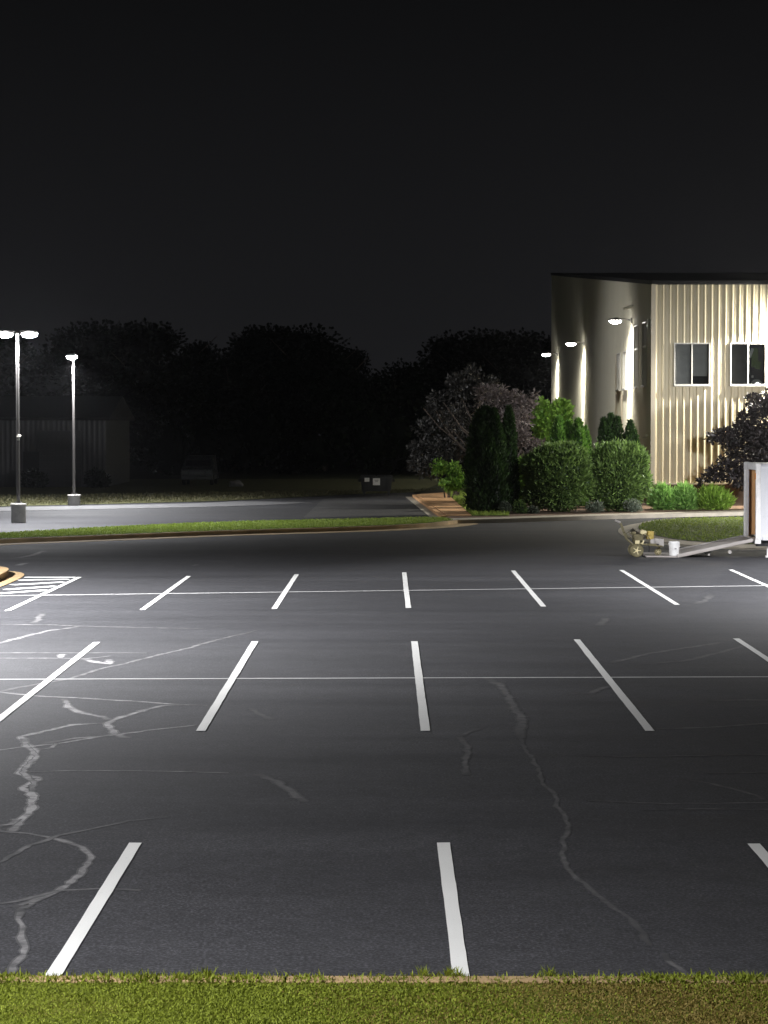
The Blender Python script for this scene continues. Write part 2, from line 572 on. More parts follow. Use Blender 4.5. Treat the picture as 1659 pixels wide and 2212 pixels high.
# bed kerb in front of the shrubs
kb = [(kerb_l.x - .4, kerb_l.y - .3), (kerb_l.x + 1.2, kerb_l.y + .5), (G(1300, 1122).x, G(1300, 1122).y), (G(1440, 1118).x, G(1440, 1118).y), (kerb_r.x + 8, kerb_r.y + 3.6)]
kb = smooth_line(kb, 2)
band('kerb', kb, 0, .2, -.01, .15, M_CURBW, 'long pale kerb in front of the shrub bed')
band('sidewalk', kb, .205, 1.35, -.01, .145, M_CURBW, 'pale concrete walk between kerb and shrub bed', 'sidewalk')
bed = offset_line(kb, 1.36) + [(36, 99.5), (11.7, 99.5), (11.0, 125), (3.2, 125), (3.4, 92)]
mb = MB().poly([(p[0], p[1], .12) for p in bed])
tag(mb.build('planting_bed', M_SOIL), 'brown mulch bed under the shrubs beside the building', 'planting bed', kind='structure')
lw = [G(1019, 1113, .15), G(1100, 1113, .15), G(1060, 1063, .15), G(962, 1063, .15)]
mb = MB().poly([(p.x + .03, p.y, .14) for p in lw])
tag(mb.build('lawn', M_TURF), 'small patch of bright lawn right of the orange-tan sidewalk', 'lawn', kind='structure')
xy = scatter_in([(p.x, p.y) for p in lw], 5000, rng)
blades('lawn_grass', xy, .14, .12, .04, F_LAWN, rng, .5, 'bright grass beside the orange-tan sidewalk')

# grass island behind the trailer
isl = smooth_line([(22, 66.0), (12, 66.2), (10.0, 66.6), (8.7, 69.5), (8.3, 74.5), (8.9, 80), (10.3, 84.0), (12.5, 85.6), (22, 88.5)], 3)
mb = MB().poly([(p[0], p[1], .13) for p in isl])
tag(mb.build('grass_island', M_TURF), 'rounded grass island behind the trailer ramp', 'lawn', kind='structure')
xy = scatter_in(isl, 16000, rng)
blades('lawn_grass', xy, .125, .06, .03, F_LAWN, rng, .5, 'green grass on the rounded island behind the trailer ramp')
band('kerb', isl, 0.0, .18, -.01, .12, M_CURBW, 'pale kerb around the grass island behind the trailer')
band('gutter', isl, .185, .7, -.01, .012, M_CURBW, 'pale gutter around the grass island behind the trailer', 'gutter')

# kerbed island at the left edge of the lot
il = smooth_line([(-22, 55.9), (-11.2, 55.9), (-10.0, 55.6), (-9.55, 54.6), (-9.45, 52), (-9.5, 49.2), (-10.2, 47.6), (-11.6, 47.2), (-22, 47.2)], 3)
il = il[::-1]
mb = MB().poly([(p[0], p[1], .14) for p in il])
tag(mb.build('grass_island', M_TURF), 'kerbed grass island beside the hatched bay', 'lawn', kind='structure')
xy = scatter_in(il, 9000, rng)
blades('lawn_grass', xy, .135, .08, .03, F_LAWN, rng, .5, 'green grass on the island beside the hatched bay')
band('kerb', il, -.2, .02, -.01, .15, M_CURB, 'tan raised kerb of the island beside the hatched bay')
band('gutter', il, -.58, -.205, -.01, .013, M_CURB, 'tan gutter apron around the island beside the hatched bay', 'gutter')


# painted lines
def stripe(name, a, b, w, z, mat, label, seed=0, wob=.0025, group=None):
    r = random.Random(seed)
    a, b = Vector((a[0], a[1])), Vector((b[0], b[1]))
    t = (b - a); L = t.length; t.normalize(); nrm = Vector((-t.y, t.x))
    k = max(2, int(L / .25))
    mb = MB()
    prev = None
    dl = dr = 0
    for i in range(k + 1):
        p = a + t * (L * i / k)
        dl = dl * .6 + r.uniform(-wob, wob); dr = dr * .6 + r.uniform(-wob, wob)
        ends = r.uniform(-.01, .01) if i in (0, k) else 0
        l = mb.bm.verts.new((*(p + nrm * (w / 2 + dl) + t * ends), z)); q = mb.bm.verts.new((*(p - nrm * (w / 2 + dr)), z))
        if prev: mb.bm.faces.new((prev[1], q, l, prev[0]))
        prev = (l, q)
    return tag(mb.build(name, mat), label, 'parking line', group, 'structure')


g_ = 'white stall lines of the parking lot'
Z1, Z2 = .004, .008
rows = [
    ('near row', [((293, 1822), (110, 2118), 'left of the middle, slanting down to the near lawn'), ((958, 1822), (997, 2118), 'almost upright in the middle, ending at the near kerb'),
                  ((1628, 1824), (1884, 2118), 'cut off by the right edge')]),
    ('middle row', [((209, 1388), (-35, 1580), 'among the pale cracks, cut by the left edge'), ((551, 1386), (433, 1580), 'second from the left'), ((895, 1386), (919, 1580), 'almost upright in the middle'),
                    ((1246, 1382), (1404, 1580), 'second from the right, leaning right'), ((1590, 1380), (1892, 1580), 'cut by the right edge')]),
    ('far row', [((172, 1247), (16, 1320), 'closing the hatched bay'), ((408, 1245), (307, 1318), 'next to the hatched bay line'), ((641, 1241), (592, 1316), 'third from the hatched bay'),
                 ((873, 1237), (882, 1314), 'almost upright in the middle'), ((1108, 1233), (1174, 1311), 'left of the one below the striping machine'), ((1342, 1232), (1463, 1307), 'just below the striping machine'),
                 ((1578, 1231), (1742, 1304), 'below the trailer ramp')])]
sd = 0
for rn, ls in rows:
    for a, b, txt in ls:
        sd += 1
        stripe('painted_line', G(*a), G(*b), .112, Z2, M_LINE, 'white stall line of the %s, %s' % (rn, txt), sd, group=g_)
stripe('centre_line', G(-60, 1288), G(1760, 1264), .12, Z1, M_OLD, 'thin long white line crossing the far row of stall lines', 31, .004)
stripe('centre_line', G(-60, 1468), G(1760, 1462), .085, Z1, M_OLD, 'thin long white line crossing the middle row of stall lines', 32, .004)
hat = [((54, 1247.5), (162, 1247.5)), ((40, 1254), (149, 1251.5)), ((26, 1264), (140, 1257.5)), ((12, 1274), (124, 1266.5)), ((-10, 1283), (104, 1275))]
for i, (a, b) in enumerate(hat):
    stripe('hatch_stripe', G(*a), G(*b), .30, .0062 + i * .0002, M_LINE, 'white hatch stripe, number %s from the far end of the hatched bay' % ['one', 'two', 'three', 'four', 'five'][i], 40 + i, .01, 'white stripes of the hatched bay')

# pale crack filler in the asphalt
M_CRACK, nt, b = nodes_of('crack_filler')
at_ = N(nt, 'ShaderNodeAttribute', attribute_name='tint')
nz = ramp(nt, noise(nt, 4.5, 6, .75), [(.36, .12), (.5, .8), (.62, 1.5)])
fac = mix(nt, 1.0, at_.outputs['Color'], nz, 'MULTIPLY')
nt.links.new(mix(nt, fac, (.033, .033, .035), (.40, .39, .39)), b.inputs['Base Color'])
b.inputs['Roughness'].default_value = .75


def za(l): return [(x / 3.0, 1175.1 + y / 3.0) for x, y in l]
def zb(l): return [(x / 3.0, 1555.3 + y / 3.0) for x, y in l]
def zd(l): return [(1106 + x / 3.0, 1175.1 + y / 3.0) for x, y in l]
def ze(l): return [(864 + x / 2.087, 1555.3 + y / 2.087) for x, y in l]


cracks = [
    (za([(-60, 655), (0, 640), (180, 595), (330, 560), (520, 535)]), .5, .10), (za([(-60, 518), (0, 520), (340, 525), (600, 535), (1300, 550)]), .28, .10), (za([(210, 515), (240, 490), (265, 450)]), .2, .12),
    (za([(-60, 740), (0, 740), (420, 742), (560, 745), (720, 725)]), .42, .07), (za([(-60, 705), (0, 705), (500, 705), (950, 705)]), .22, .12), (za([(402, 742), (412, 715)]), .8, .12),
    (za([(560, 745), (640, 770), (730, 778), (715, 748)]), .75, .13), (za([(-60, 975), (0, 960), (230, 910), (420, 880), (740, 790), (1100, 705), (1420, 620), (1659, 560)]), .27, .075),
    (za([(-60, 950), (0, 960), (220, 985), (500, 998), (970, 1025), (1190, 1042), (1350, 1045)]), .55, .085), (za([(410, 1005), (450, 1060), (530, 1095), (690, 1125), (710, 1140)]), .6, .10),
    (za([(1190, 1042), (1050, 1048), (860, 1100), (740, 1135), (690, 1165), (710, 1200), (790, 1250), (830, 1255)]), .55, .10), (za([(690, 1160), (480, 1175), (300, 1210), (150, 1250), (170, 1290)]), .7, .09),
    (za([(270, 1295), (500, 1260), (760, 1235), (1000, 1200), (1270, 1170)]), .45, .07),
    (zb([(150, 120), (160, 165), (230, 200), (180, 280), (125, 345), (240, 380), (150, 440), (230, 470), (200, 560), (130, 640), (90, 720)]), .75, .10), (zb([(165, 120), (200, 190), (245, 235), (175, 300), (160, 340), (215, 400), (190, 460)]), .5, .07),
    (zb([(-60, 205), (0, 195), (170, 170), (370, 155), (700, 100)]), .6, .07), (zb([(240, 195), (330, 180), (375, 150)]), .5, .05), (zb([(190, 340), (540, 330), (1200, 335), (1500, 340)]), .42, .045),
    (zb([(-60, 715), (0, 720), (180, 740), (400, 780), (520, 830), (570, 890), (500, 1000), (340, 1110), (230, 1160), (130, 1220)]), .42, .07), (zb([(0, 690), (70, 675), (100, 640)]), .6, .08),
    (zb([(130, 1220), (120, 1290), (170, 1410), (200, 1470), (180, 1540), (100, 1590), (60, 1650)]), .36, .055), (zb([(-60, 940), (0, 910), (200, 810), (390, 750), (600, 705), (840, 655), (1100, 630)]), .22, .05),
    (zb([(-60, 1200), (0, 1190), (130, 1165), (400, 1110), (640, 1095), (900, 1105)]), .22, .05), (zb([(90, 1220), (180, 1190), (215, 1200)]), .3, .08),
    ([(555, 1672), (600, 1690), (630, 1712), (662, 1733)], .2, .09), ([(540, 1530), (565, 1545), (585, 1555)], .12, .09),
    (ze([(540, 80), (550, 130), (600, 180), (650, 280), (700, 380), (745, 450), (750, 520), (725, 600), (760, 680), (850, 760), (940, 830), (1030, 895), (1110, 960), (1145, 1020)]), .16, .045), (ze([(1190, 1050), (1240, 1100), (1285, 1150)]), .2, .04),
    ([(1050, 1465), (1085, 1480), (1095, 1505), (1112, 1535), (1130, 1560), (1122, 1595)], .17, .12), (ze([(270, 75), (300, 120), (310, 180), (295, 250)]), .16, .07), (ze([(270, 75), (350, 40)]), .12, .07),
    (ze([(800, 160), (1100, 165), (1659, 155), (1800, 152)]), .14, .05), (ze([(1380, 240), (1659, 235), (1800, 236)]), .16, .05), (ze([(850, 365), (1250, 378), (1659, 375), (1800, 374)]), .22, .045), (ze([(1080, 405), (1659, 405), (1800, 405)]), .17, .045),
    (ze([(1300, 270), (1400, 285), (1600, 340), (1640, 358)]), .24, .05), (ze([(1150, 40), (1400, 35), (1659, 15), (1800, 10)]), .24, .07),
    (zd([(630, 770), (900, 710), (1150, 670), (1350, 640)]), .18, .10), (zd([(800, 780), (1100, 760), (1350, 700), (1500, 660)]), .13, .10), (zd([(1300, 1015), (1659, 1015), (1800, 1012)]), .2, .09), (zd([(390, 970), (520, 965), (640, 920)]), .14, .10),
    (zd([(560, 530), (600, 500), (605, 480)]), .12, .14), (zd([(1190, 390), (1260, 370), (1290, 330)]), .14, .16),
    ([(40, 1205), (70, 1200), (95, 1190)], .3, .16), ([(40, 1222), (55, 1216)], .35, .18), ([(415, 1222), (425, 1220)], .4, .16),
]
vv, ff, tt = [], [], []
rc = random.Random(5)
for ci, (pts, s, w) in enumerate(cracks):
    if ci < 18: s *= 1.35
    gp = [G(x, y) for x, y in pts]
    # resample with small wander
    dense = []
    for a, bq in zip(gp, gp[1:]):
        k = max(2, int((bq - a).length / .10))
        for i in range(k): dense.append(a.lerp(bq, i / k))
    dense.append(gp[-1])
    q = []
    ox = oy = 0
    for p in dense:
        ox = ox * .8 + rc.uniform(-.02, .02); oy = oy * .8 + rc.uniform(-.02, .02)
        q.append((p.x + ox, p.y + oy))
    n = len(q)
    ww = [w * .47 * (.5 + .6 * rc.random()) for _ in q]
    for lane, (o0, o1, st) in enumerate(((-1.6, -1, .3), (-1, 1, 1.0), (1, 1.6, .3))):
        L0 = [offset_line(q, 1)[i] for i in range(0)]
        base = len(vv)
        for i, p in enumerate(q):
            a_ = q[max(0, i - 1)]; b_ = q[min(n - 1, i + 1)]
            tx, ty = b_[0] - a_[0], b_[1] - a_[1]
            l = math.hypot(tx, ty) or 1
            nx_, ny_ = -ty / l, tx / l
            z = .0021 + .00002 * ci
            vv.append((p[0] + nx_ * ww[i] * o0, p[1] + ny_ * ww[i] * o0, z)); vv.append((p[0] + nx_ * ww[i] * o1, p[1] + ny_ * ww[i] * o1, z))
        for i in range(n - 1):
            ff.append((base + 2 * i, base + 2 * i + 1, base + 2 * i + 3, base + 2 * i + 2))
            e = min(1, i / (n * .12 + 1), (n - 1 - i) / (n * .2 + 1)) * .8 + .2
            tt.append(s * st * e)
tag(mesh_np('crack_filler', vv, ff, M_CRACK, tint=tt), 'pale wandering lines of crack filler across the asphalt', 'pavement cracks', kind='structure')


# ------------------------------------------------------------------ lamps
def spot(parent, loc, power, size=150, blend=.5, rad=.12, col=(.97, .97, 1.0), rot=(0, 0, 0)):
    d = bpy.data.lights.new('lamp_and_fill_light', 'SPOT')
    d.energy = power; d.spot_size = R(size); d.spot_blend = blend; d.shadow_soft_size = rad; d.color = col
    o = bpy.data.objects.new('lamp_and_fill_light', d); C.objects.link(o)
    o.parent = parent; o.location = loc; o.rotation_euler = rot
    return o


def head(parent, c, rz, arm_from, power, size=150, blend=.5, col=(.97, .97, 1.0), tilt=0.0, lens=None):
    lens = lens or M_LENS
    """shoebox luminaire: housing with a lit lens underneath"""
    m = Matrix.Translation(Vector(c)) @ Matrix.Rotation(rz, 4, 'Z') @ Matrix.Rotation(tilt, 4, 'Y')
    h = MB(); h.box((0, 0, .06), (.62, .34, .12), bevel=.03)
    h.box((-.28, 0, .02), (.10, .10, .07), bevel=.01)
    ho = h.build('lamp_head', M_BRONZE, parent); ho.matrix_local = m
    l = MB(); l.lathe([(.27, .02), (.30, -.01), (.29, -.06), (.22, -.12), (.10, -.155), (.02, -.16)], (.02, 0, 0), 28)  # dome swollen beyond a real lens to imitate bloom around the lamp
    lo = l.build('lens', lens, ho, True); lo.scale = (1, .8, 1)
    a = MB(); a.tube([arm_from, Vector(c) + Vector((0, 0, .05))], .03, 8)
    a.build('arm', M_BRONZE, parent)
    s = spot(parent, Vector(c) + Vector((0, 0, -.24)), power, size, blend, .14, col, (0, tilt, rz))
    return ho


def post(loc, h, heads, base_r, base_h, label, power, sizes=150, box=None, blend=.5, pole_r=.07, lens=None):
    t = empty('street_lamp', loc)
    tag(t, label, 'street lamp', 'parking lot lamp posts')
    b = MB(); b.lathe([(base_r * .97, 0), (base_r, .03), (base_r, base_h - .08), (base_r * 1.1, base_h - .08), (base_r * 1.12, base_h - .03), (base_r * 1.06, base_h), (.02, base_h + .005)], n=28)
    b.build('concrete_base', M_GREY, t, True)
    p = MB(); p.box((0, 0, base_h + .02), (.26, .26, .03), bevel=.004)
    p.cyl((0, 0, base_h + .03), (0, 0, h), pole_r, pole_r * .8, 20)
    for sx in (-1, 1):
        for sy in (-1, 1): p.cyl((sx * .10, sy * .10, base_h + .03), (sx * .10, sy * .10, base_h + .09), .014, n=8)
    p.build('pole', M_BRONZE, t, True)
    MB().cyl((0, 0, h), (0, 0, h + .05), .09, .05, 16).build('pole_cap', M_BRONZE, t, True)
    for (ang, dist) in heads:
        head(t, (math.cos(ang) * dist, math.sin(ang) * dist, h - .05), ang, (0, 0, h - .03), power, sizes, blend, lens=lens)
    if box:
        bx_ = MB(); bx_.box((.06, -.10, box), (.13, .07, .16), rot=(0, R(35), 0), bevel=.02); bx_.box((.02, -.05, box - .12), (.08, .06, .05)); bx_.cyl((.08, -.13, box), (.10, -.18, box - .02), .03, n=10)
        bx_.build('camera_box', M_FRAME, t)
    return t


P1 = G(40, 1130); P2 = G(160, 1092)
post(P1, 7.15, [(0, .44), (math.pi, .44)], .27, .74, 'tall twin-headed lamp post on a round concrete base', 5800, 150, box=3.25, lens=M_LENSF)
p2_ = post(P2, 6.85, [(R(-90), .42)], .28, .50, 'single-headed lamp post standing behind the twin-headed one', 9000, 150, lens=M_LENSF)
q_ = spot(p2_, (.2, 0, 6.6), 10500, 50, 1.0, .12)  # added fill spot without a head, brightens the hall side wall
q_.rotation_euler = (Vector((11.5, 113, 3.2)) - (P2 + Vector((.2, 0, 6.6)))).to_track_quat('-Z', 'Y').to_euler()
# lamp posts of the same lot just outside the picture: they light the asphalt
lp_ = post((-16.0, 41.5, 0), 7.6, [(0, .45), (math.pi, .45)], .28, .7, 'twin-headed lamp post left of the hatched bay', 41000, 156.5, blend=.4)
q_ = spot(lp_, (.6, .2, 7.25), 26000, 30, .8, .15)  # extra spot added at this post to brighten the trailer rear
q_.rotation_euler = (Vector((10.5, 63, 1.3)) - Vector((-15.4, 41.7, 7.25))).to_track_quat('-Z', 'Y').to_euler()
rp_ = post((16.2, 50.0, 0), 7.6, [(R(100), .45), (R(180), .45)], .28, .7, 'twin-headed lamp post right of the trailer', 11500, 150)
fl = post((31, 73, 0), 8.2, [(R(110), .45)], .28, .7, 'single-headed flood lamp post lighting the hall front', 300, 150)
q_ = spot(rp_, (0, .5, 7.3), 40000, 27, 1.0, .4)  # extra spot added here as fill for the hall front
q_.rotation_euler = (Vector((15.0, 96, 3.2)) - Vector((16.2, 50.5, 7.3))).to_track_quat('-Z', 'Y').to_euler()
q_ = spot(fl, (-.2, .5, 8.0), 34000, 42, 1.0, .5)
q_.rotation_euler = (Vector((12.8, 92.5, 0.2)) - Vector((30.8, 73.5, 8.0))).to_track_quat('-Z', 'Y').to_euler()
post((-7.5, 9.0, .05), 7.6, [(R(20), .45), (R(90), .45)], .28, .7, 'twin-headed lamp post on the near lawn', 4900, 160)

# ------------------------------------------------------------------ the hall on the right
YF, XW = 98.0, 565.0 / F * 98.0           # front wall plane, side wall plane
XE = XW + 26.0
YB = 160.0
ZF0 = 1.12                                # bottom of the siding
ZT = at(1410, 614, YF).z                  # eave
SL = math.tan(R(4.2))
hall = empty('hall_building', (XW, YF, 0))
tag(hall, 'large tan metal-sided hall with ribbed walls and white windows', 'building')


def hl(v): return (v[0] - XW, v[1] - YF, v[2])


P_ = .305
PROF = [(0, 0), (.035, .042), (.075, .042), (.11, 0), (.175, 0), (.19, .01), (.205, 0)]


def ribbed(mb, a0, a1, z0, z1f, axis, plane, out):
    """ribbed sheet along axis from a0 to a1"""
    pts = []
    k0 = int(math.floor(a0 / P_)) - 1
    k = k0
    while k * P_ < a1 + P_:
        for u, h in PROF: pts.append((k * P_ + u, h))
        k += 1
    def hh(x):
        for (u0, h0), (u1, h1) in zip(pts, pts[1:]):
            if u0 <= x <= u1: return h0 + (h1 - h0) * (x - u0) / (u1 - u0) if u1 > u0 else h0
        return 0
    q = [(a0, hh(a0))] + [p for p in pts if a0 < p[0] < a1] + [(a1, hh(a1))]
    prev = None
    for a, h in q:
        zz = z1f(a) if callable(z1f) else z1f
        if axis == 'X': v0, v1 = (a, plane + out * h, z0), (a, plane + out * h, zz)
        else: v0, v1 = (plane + out * h, a, z0), (plane + out * h, a, zz)
        v0 = mb.bm.verts.new(hl(v0)); v1 = mb.bm.verts.new(hl(v1))
        if prev: mb.bm.faces.new((prev[0], v0, v1, prev[1]))
        prev = (v0, v1)


# windows: (centre along wall, half width, z0, z1)
def zat(py, Y): return at(1400, py, Y).z


zs, zh = zat(834, YF), zat(741.5, YF)
fw = []
for px in (1494.3, 1615.5, 1737):
    p = at(px, 790, YF)
    fw.append((p.x, .76, zs, zh))
sw = [(100.9, .78, zs, zh + 1.05), (104.3, .78, zs, zh + 1.05), (109.2, .78, zs, zh), (112.2, .78, zs, zh)]


def walled(name, a0, a1, top, wins, axis, plane, out, mat):
    mb = MB()
    a = a0
    for (c, hw, z0, z1) in wins:
        ribbed(mb, a, c - hw, ZF0, top, axis, plane, out)
        ribbed(mb, c - hw, c + hw, ZF0, z0, axis, plane, out)
        ribbed(mb, c - hw, c + hw, z1, top, axis, plane, out)
        a = c + hw
    ribbed(mb, a, a1, ZF0, top, axis, plane, out)
    return mb.build(name, mat, hall)


def gable(y):
    return ZT - .02 + SL * (y - YF)


walled('front_wall', XW + .08, XE, ZT - .02, fw, 'X', YF, -1, M_SIDING)
walled('side_wall', YF + .08, YB, gable, sw, 'Y', XW, -1, M_SIDE2)
mb = MB()
mb.box(hl((XW - .02, YF - .02, (ZF0 + ZT) / 2)), (.2, .2, ZT - ZF0), bevel=.01)
mb.build('corner_trim', M_TRIM, hall)
mb = MB(); mb.box(hl(((XW + XE) / 2, YF - .03, ZF0 - .03)), (XE - XW, .10, .06)); mb.box(hl((XW - .03, (YF + YB) / 2 + .05, ZF0 - .03)), (.10, YB - YF, .06))
mb.build('base_trim', M_TRIM, hall)
mb = MB(); mb.box(hl(((XW + XE) / 2, YF + .16, ZF0 / 2 - .03)), (XE - XW, .3, ZF0 - .06)); mb.box(hl((XW + .16, (YF + YB) / 2 + .16, ZF0 / 2 - .03)), (.3, YB - YF - .3, ZF0 - .06))
mb.build('foundation', M_FOUND, hall)
# roof: slab with overhang, rising away from the front eave
mb = MB()
z0 = ZT + .0
pr = [(YF - .10, z0 - .02), (YF - .10, z0 + .16), (YB + .1, z0 + .16 + SL * (YB + .1 - YF)), (YB + .1, z0 - .02 + SL * (YB + .1 - YF))]
l_ = [mb.bm.verts.new(hl((XW - .10, y, z))) for y, z in pr]; r_ = [mb.bm.verts.new(hl((XE, y, z))) for y, z in pr]
for i in range(4): mb.bm.faces.new((l_[i], l_[(i + 1) % 4], r_[(i + 1) % 4], r_[i]))
mb.bm.faces.new(l_); mb.bm.faces.new(r_[::-1])
mb.build('roof', M_ROOF, hall)
mb = MB(); mb.box(hl(((XW + XE) / 2 - .05, YF - .175, ZT + .08)), (XE - XW + .1, .14, .15), bevel=.015)
mb.build('gutter', M_ROOF, hall)
mb = MB(); mb.box(hl((XW + 3, YF + 30, ZT * .5)), (.2, .2, .2))
mb.bm.free()
mb = MB(); mb.box(hl((XE - .2, (YF + YB) / 2, ZT / 2)), (.2, YB - YF - .6, ZT)); mb.box(hl(((XW + XE) / 2, YB - .1, ZT / 2 + 2.2)), (XE - XW - .6, .2, ZT + 4))
mb.build('rear_wall', M_SIDE2, hall)


def window(c, hw, z0, z1, axis, style=0, transom=None):
    """white slider window; local x along wall, y out of the wall (towards the viewer)"""
    w = empty('window', (0, 0, 0)); w.parent = hall
    if axis == 'X':
        w.matrix_local = Matrix.Translation(Vector(hl((c, YF, 0))))
    else:
        w.matrix_local = Matrix.Translation(Vector(hl((XW, c, 0)))) @ Matrix.Rotation(R(-90), 4, 'Z')
    fr = MB(); t = .05
    zc = (z0 + z1) / 2
    fr.box((-hw + t / 2 - .03, -.03, zc), (t, .14, z1 - z0 + .04), bevel=.008); fr.box((hw - t / 2 + .03, -.03, zc), (t, .14, z1 - z0 + .04), bevel=.008)
    fr.box((0, -.028, z1 - t / 2 + .02), (2 * hw - 2 * t + .055, .132, t), bevel=.008)
    fr.box((0, -.02, zc), (.06, .10, z1 - z0 - 2 * t + .1), bevel=.006)
    if transom: fr.box((0, -.024, transom), (2 * hw - 2 * t + .04, .11, .08), bevel=.006)
    fr.build('frame', M_FRAME, w)
    MB().box((0, -.05, z0 + .03), (2 * hw + .08, .22, .10), bevel=.012).build('sill', M_FRAME, w)
    MB().box((0, .015, zc), (2 * hw - .12, .012, z1 - z0 - .12)).build('pane', M_GLASS, w)
    rm = MB()
    rm.box((0, .95, zc), (2 * hw + .4, .02, z1 - z0 + .4)); rm.box((-hw - .05, .5, zc), (.02, .9, z1 - z0 + .3)); rm.box((hw + .05, .5, zc), (.02, .9, z1 - z0 + .3))
    rm.box((0, .5, z0 - .08), (2 * hw + .08, .9, .02)); rm.box((0, .5, z1 + .08), (2 * hw + .08, .9, .02))
    rm.build('room', M_ROOM, w)
    bl_ = MB()
    nsl = int((z1 - z0) / .05)
    for i in range(nsl):
        z = z0 + .06 + i * .05
        if style == 0 or style == 1:
            bl_.box((-hw / 2, .10 if style == 0 else .26, z), (hw - .12, .045, .004), rot=(R(62), 0, 0))
        if style == 0 and z > z0 + .45:
            bl_.box((hw / 2, .10, z), (hw - .12, .045, .004), rot=(R(62), 0, 0))
    bl_.build('blind', M_BLIND if style == 0 else M_SHADE, w)
    if style == 1:
        it = MB(); it.box((.36, .36, z1 - .62), (.30, .10, .85), bevel=.05); it.box((.50, .34, z1 - .95), (.24, .10, .35), rot=(0, .2, 0), bevel=.04)
        it.build('curtain', M_ITEMG, w)
        MB().box((.17, .20, z1 - .42), (.13, .01, .42), rot=(0, .35, 0), bevel=.004).build('hanging_paper', M_ITEMW, w)
        pa = MB(); pa.lathe([(.0, 0), (.26, .02), (.22, .14), (.12, .22), (.02, .24)], (.42, .24, z0 + .06), 20)
        pa.build('bowl', M_ITEMW, w)
        MB().cyl((.22, .08, z0 + .38), (.22, .10, z0 + .46), .05, n=12).build('ornament', M_ITEMW, w)
    return w


for i, (c, hw, z0, z1) in enumerate(fw):
    window(c, hw, z0, z1, 'X', 0 if i == 0 else 1)
for i, (c, hw, z0, z1) in enumerate(sw):
    window(c, hw, z0, z1, 'Y', 0, zh - .05 if i < 2 else None)
mb = MB()
mb.box(hl((XW - .10, 98.9, zat(693, YF) - .1)), (.14, .22, .45), bevel=.02)
mb.build('junction_box', M_FRAME, hall)
mb = MB()
mb.tube([hl((XW - .06, 113.6, ZF0 + .1)), hl((XW - .06, 113.6, zh))], .04); mb.tube([hl((XW - .06, 110.7, ZF0 + .1)), hl((XW - .06, 110.7, zs - .2))], .05)
mb.build('downpipe', M_TRIM, hall)
mb = MB(); mb.box(hl((XW - .03, 99.9, at(1385, 940, 99.9).z)), (.05, .9, .05)); mb.box(hl((XW - .12, 100.3, at(1385, 945, 99.9).z)), (.2, .05, .05))
mb.build('hose_bracket', M_FRAME, hall)


def wall_lamp(loc, rz, power, label, size=160, blend=.25, reach=.62, col=(1, .96, .86), tilt=0.0, narrow=0, up=0):
    t = empty('wall_lamp', loc, rz)     # local -y points away from the wall
    tag(t, label, 'wall lamp', 'lit lamps on the hall walls')
    MB().box((0, -.03, .02), (.22, .06, .26), bevel=.015).build('back_plate', M_BRONZE, t)
    MB().tube([(0, -.05, .03), (0, -reach * .5, .10), (0, -reach + .2, .06)], .03).build('arm', M_BRONZE, t)
    h = MB(); h.box((0, -reach, .06), (.36, .60, .10), bevel=.03); h.box((0, -reach + .05, .13), (.16, .22, .06), bevel=.02)
    ho = h.build('lamp_head', M_BRONZE, t)
    MB().lathe([(.27, .02), (.29, -.01), (.28, -.05), (.2, -.10), (.09, -.135), (.02, -.14)], (0, 0, 0), 28).build('lens', M_LENS, ho, True).matrix_local = Matrix.Translation((0, -reach, 0)) @ Matrix.Diagonal((.6, 1, 1, 1))  # lens enlarged so its shape stands in for lamp bloom
    spot(t, (0, -reach, -.20), power, size, blend, .10, col, (tilt, 0, 0))
    if up:
        d = bpy.data.lights.new('lamp_glow', 'POINT'); d.energy = up; d.color = col; d.shadow_soft_size = .1
        q = bpy.data.objects.new('lamp_glow', d); C.objects.link(q); q.parent = t; q.location = (0, -reach, -.2)
    if narrow: spot(t, (0, -reach + .05, -.20), narrow, 74, 1.0, .10, col, (0, 0, 0))
    return t


for px, py, txt, pw in ((1366, 694, 'lit wall lamp on the side wall nearest the hall corner, above tall windows', 2600), (1263, 743, 'lit wall lamp on the hall side wall between two others', 2300), (1206, 766, 'lit wall lamp at the far end of the hall side wall', 2300)):
    rel = px - 845.0
    Y = 565.0 / rel * 98.0
    z = HCAM + (917 - py) / F * Y
    wall_lamp((XW - .05, Y, z), R(-90), pw * .9, txt, size=172, blend=.9, reach=.80, narrow=pw * 3.2, up=0)
pf = at(1706, 694, YF)
wall_lamp((pf.x, YF - .05, pf.z), 0, 9500, 'lit wall lamp on the hall front right of the windows', 168, .3, .7, up=1500)
wall_lamp((pf.x + 12, YF - .05, pf.z), 0, 9000, 'lit wall lamp farther right on the hall front', 165, .3, .7, up=1500)
sc_ = empty('security_camera', (XW - .05, 105.9, zat(672, YF) + .55), R(-90))
tag(sc_, 'small camera above the nearest side wall lamp', 'camera')
MB().box((0, -.05, .1), (.12, .1, .12), bevel=.01).build('bracket', M_FRAME, sc_)
MB().cyl((0, -.08, .08), (0, -.45, -.05), .06, n=14).build('camera_body', M_FRAME, sc_)


# ------------------------------------------------------------------ trees and shrubs
def unit_dirs(n, rng):
    d = rng.normal(size=(n, 3)); return d / np.linalg.norm(d, axis=1, keepdims=True)


def lumps(d, rng, k=9, amp=.22):
    """uneven radius factor for directions d"""
    f = np.ones(len(d))
    for _ in range(k):
        c = unit_dirs(1, rng)[0]
        f += amp * rng.uniform(-.6, 1) * np.exp(-((1 - d @ c) * rng.uniform(4, 12)))
    return f


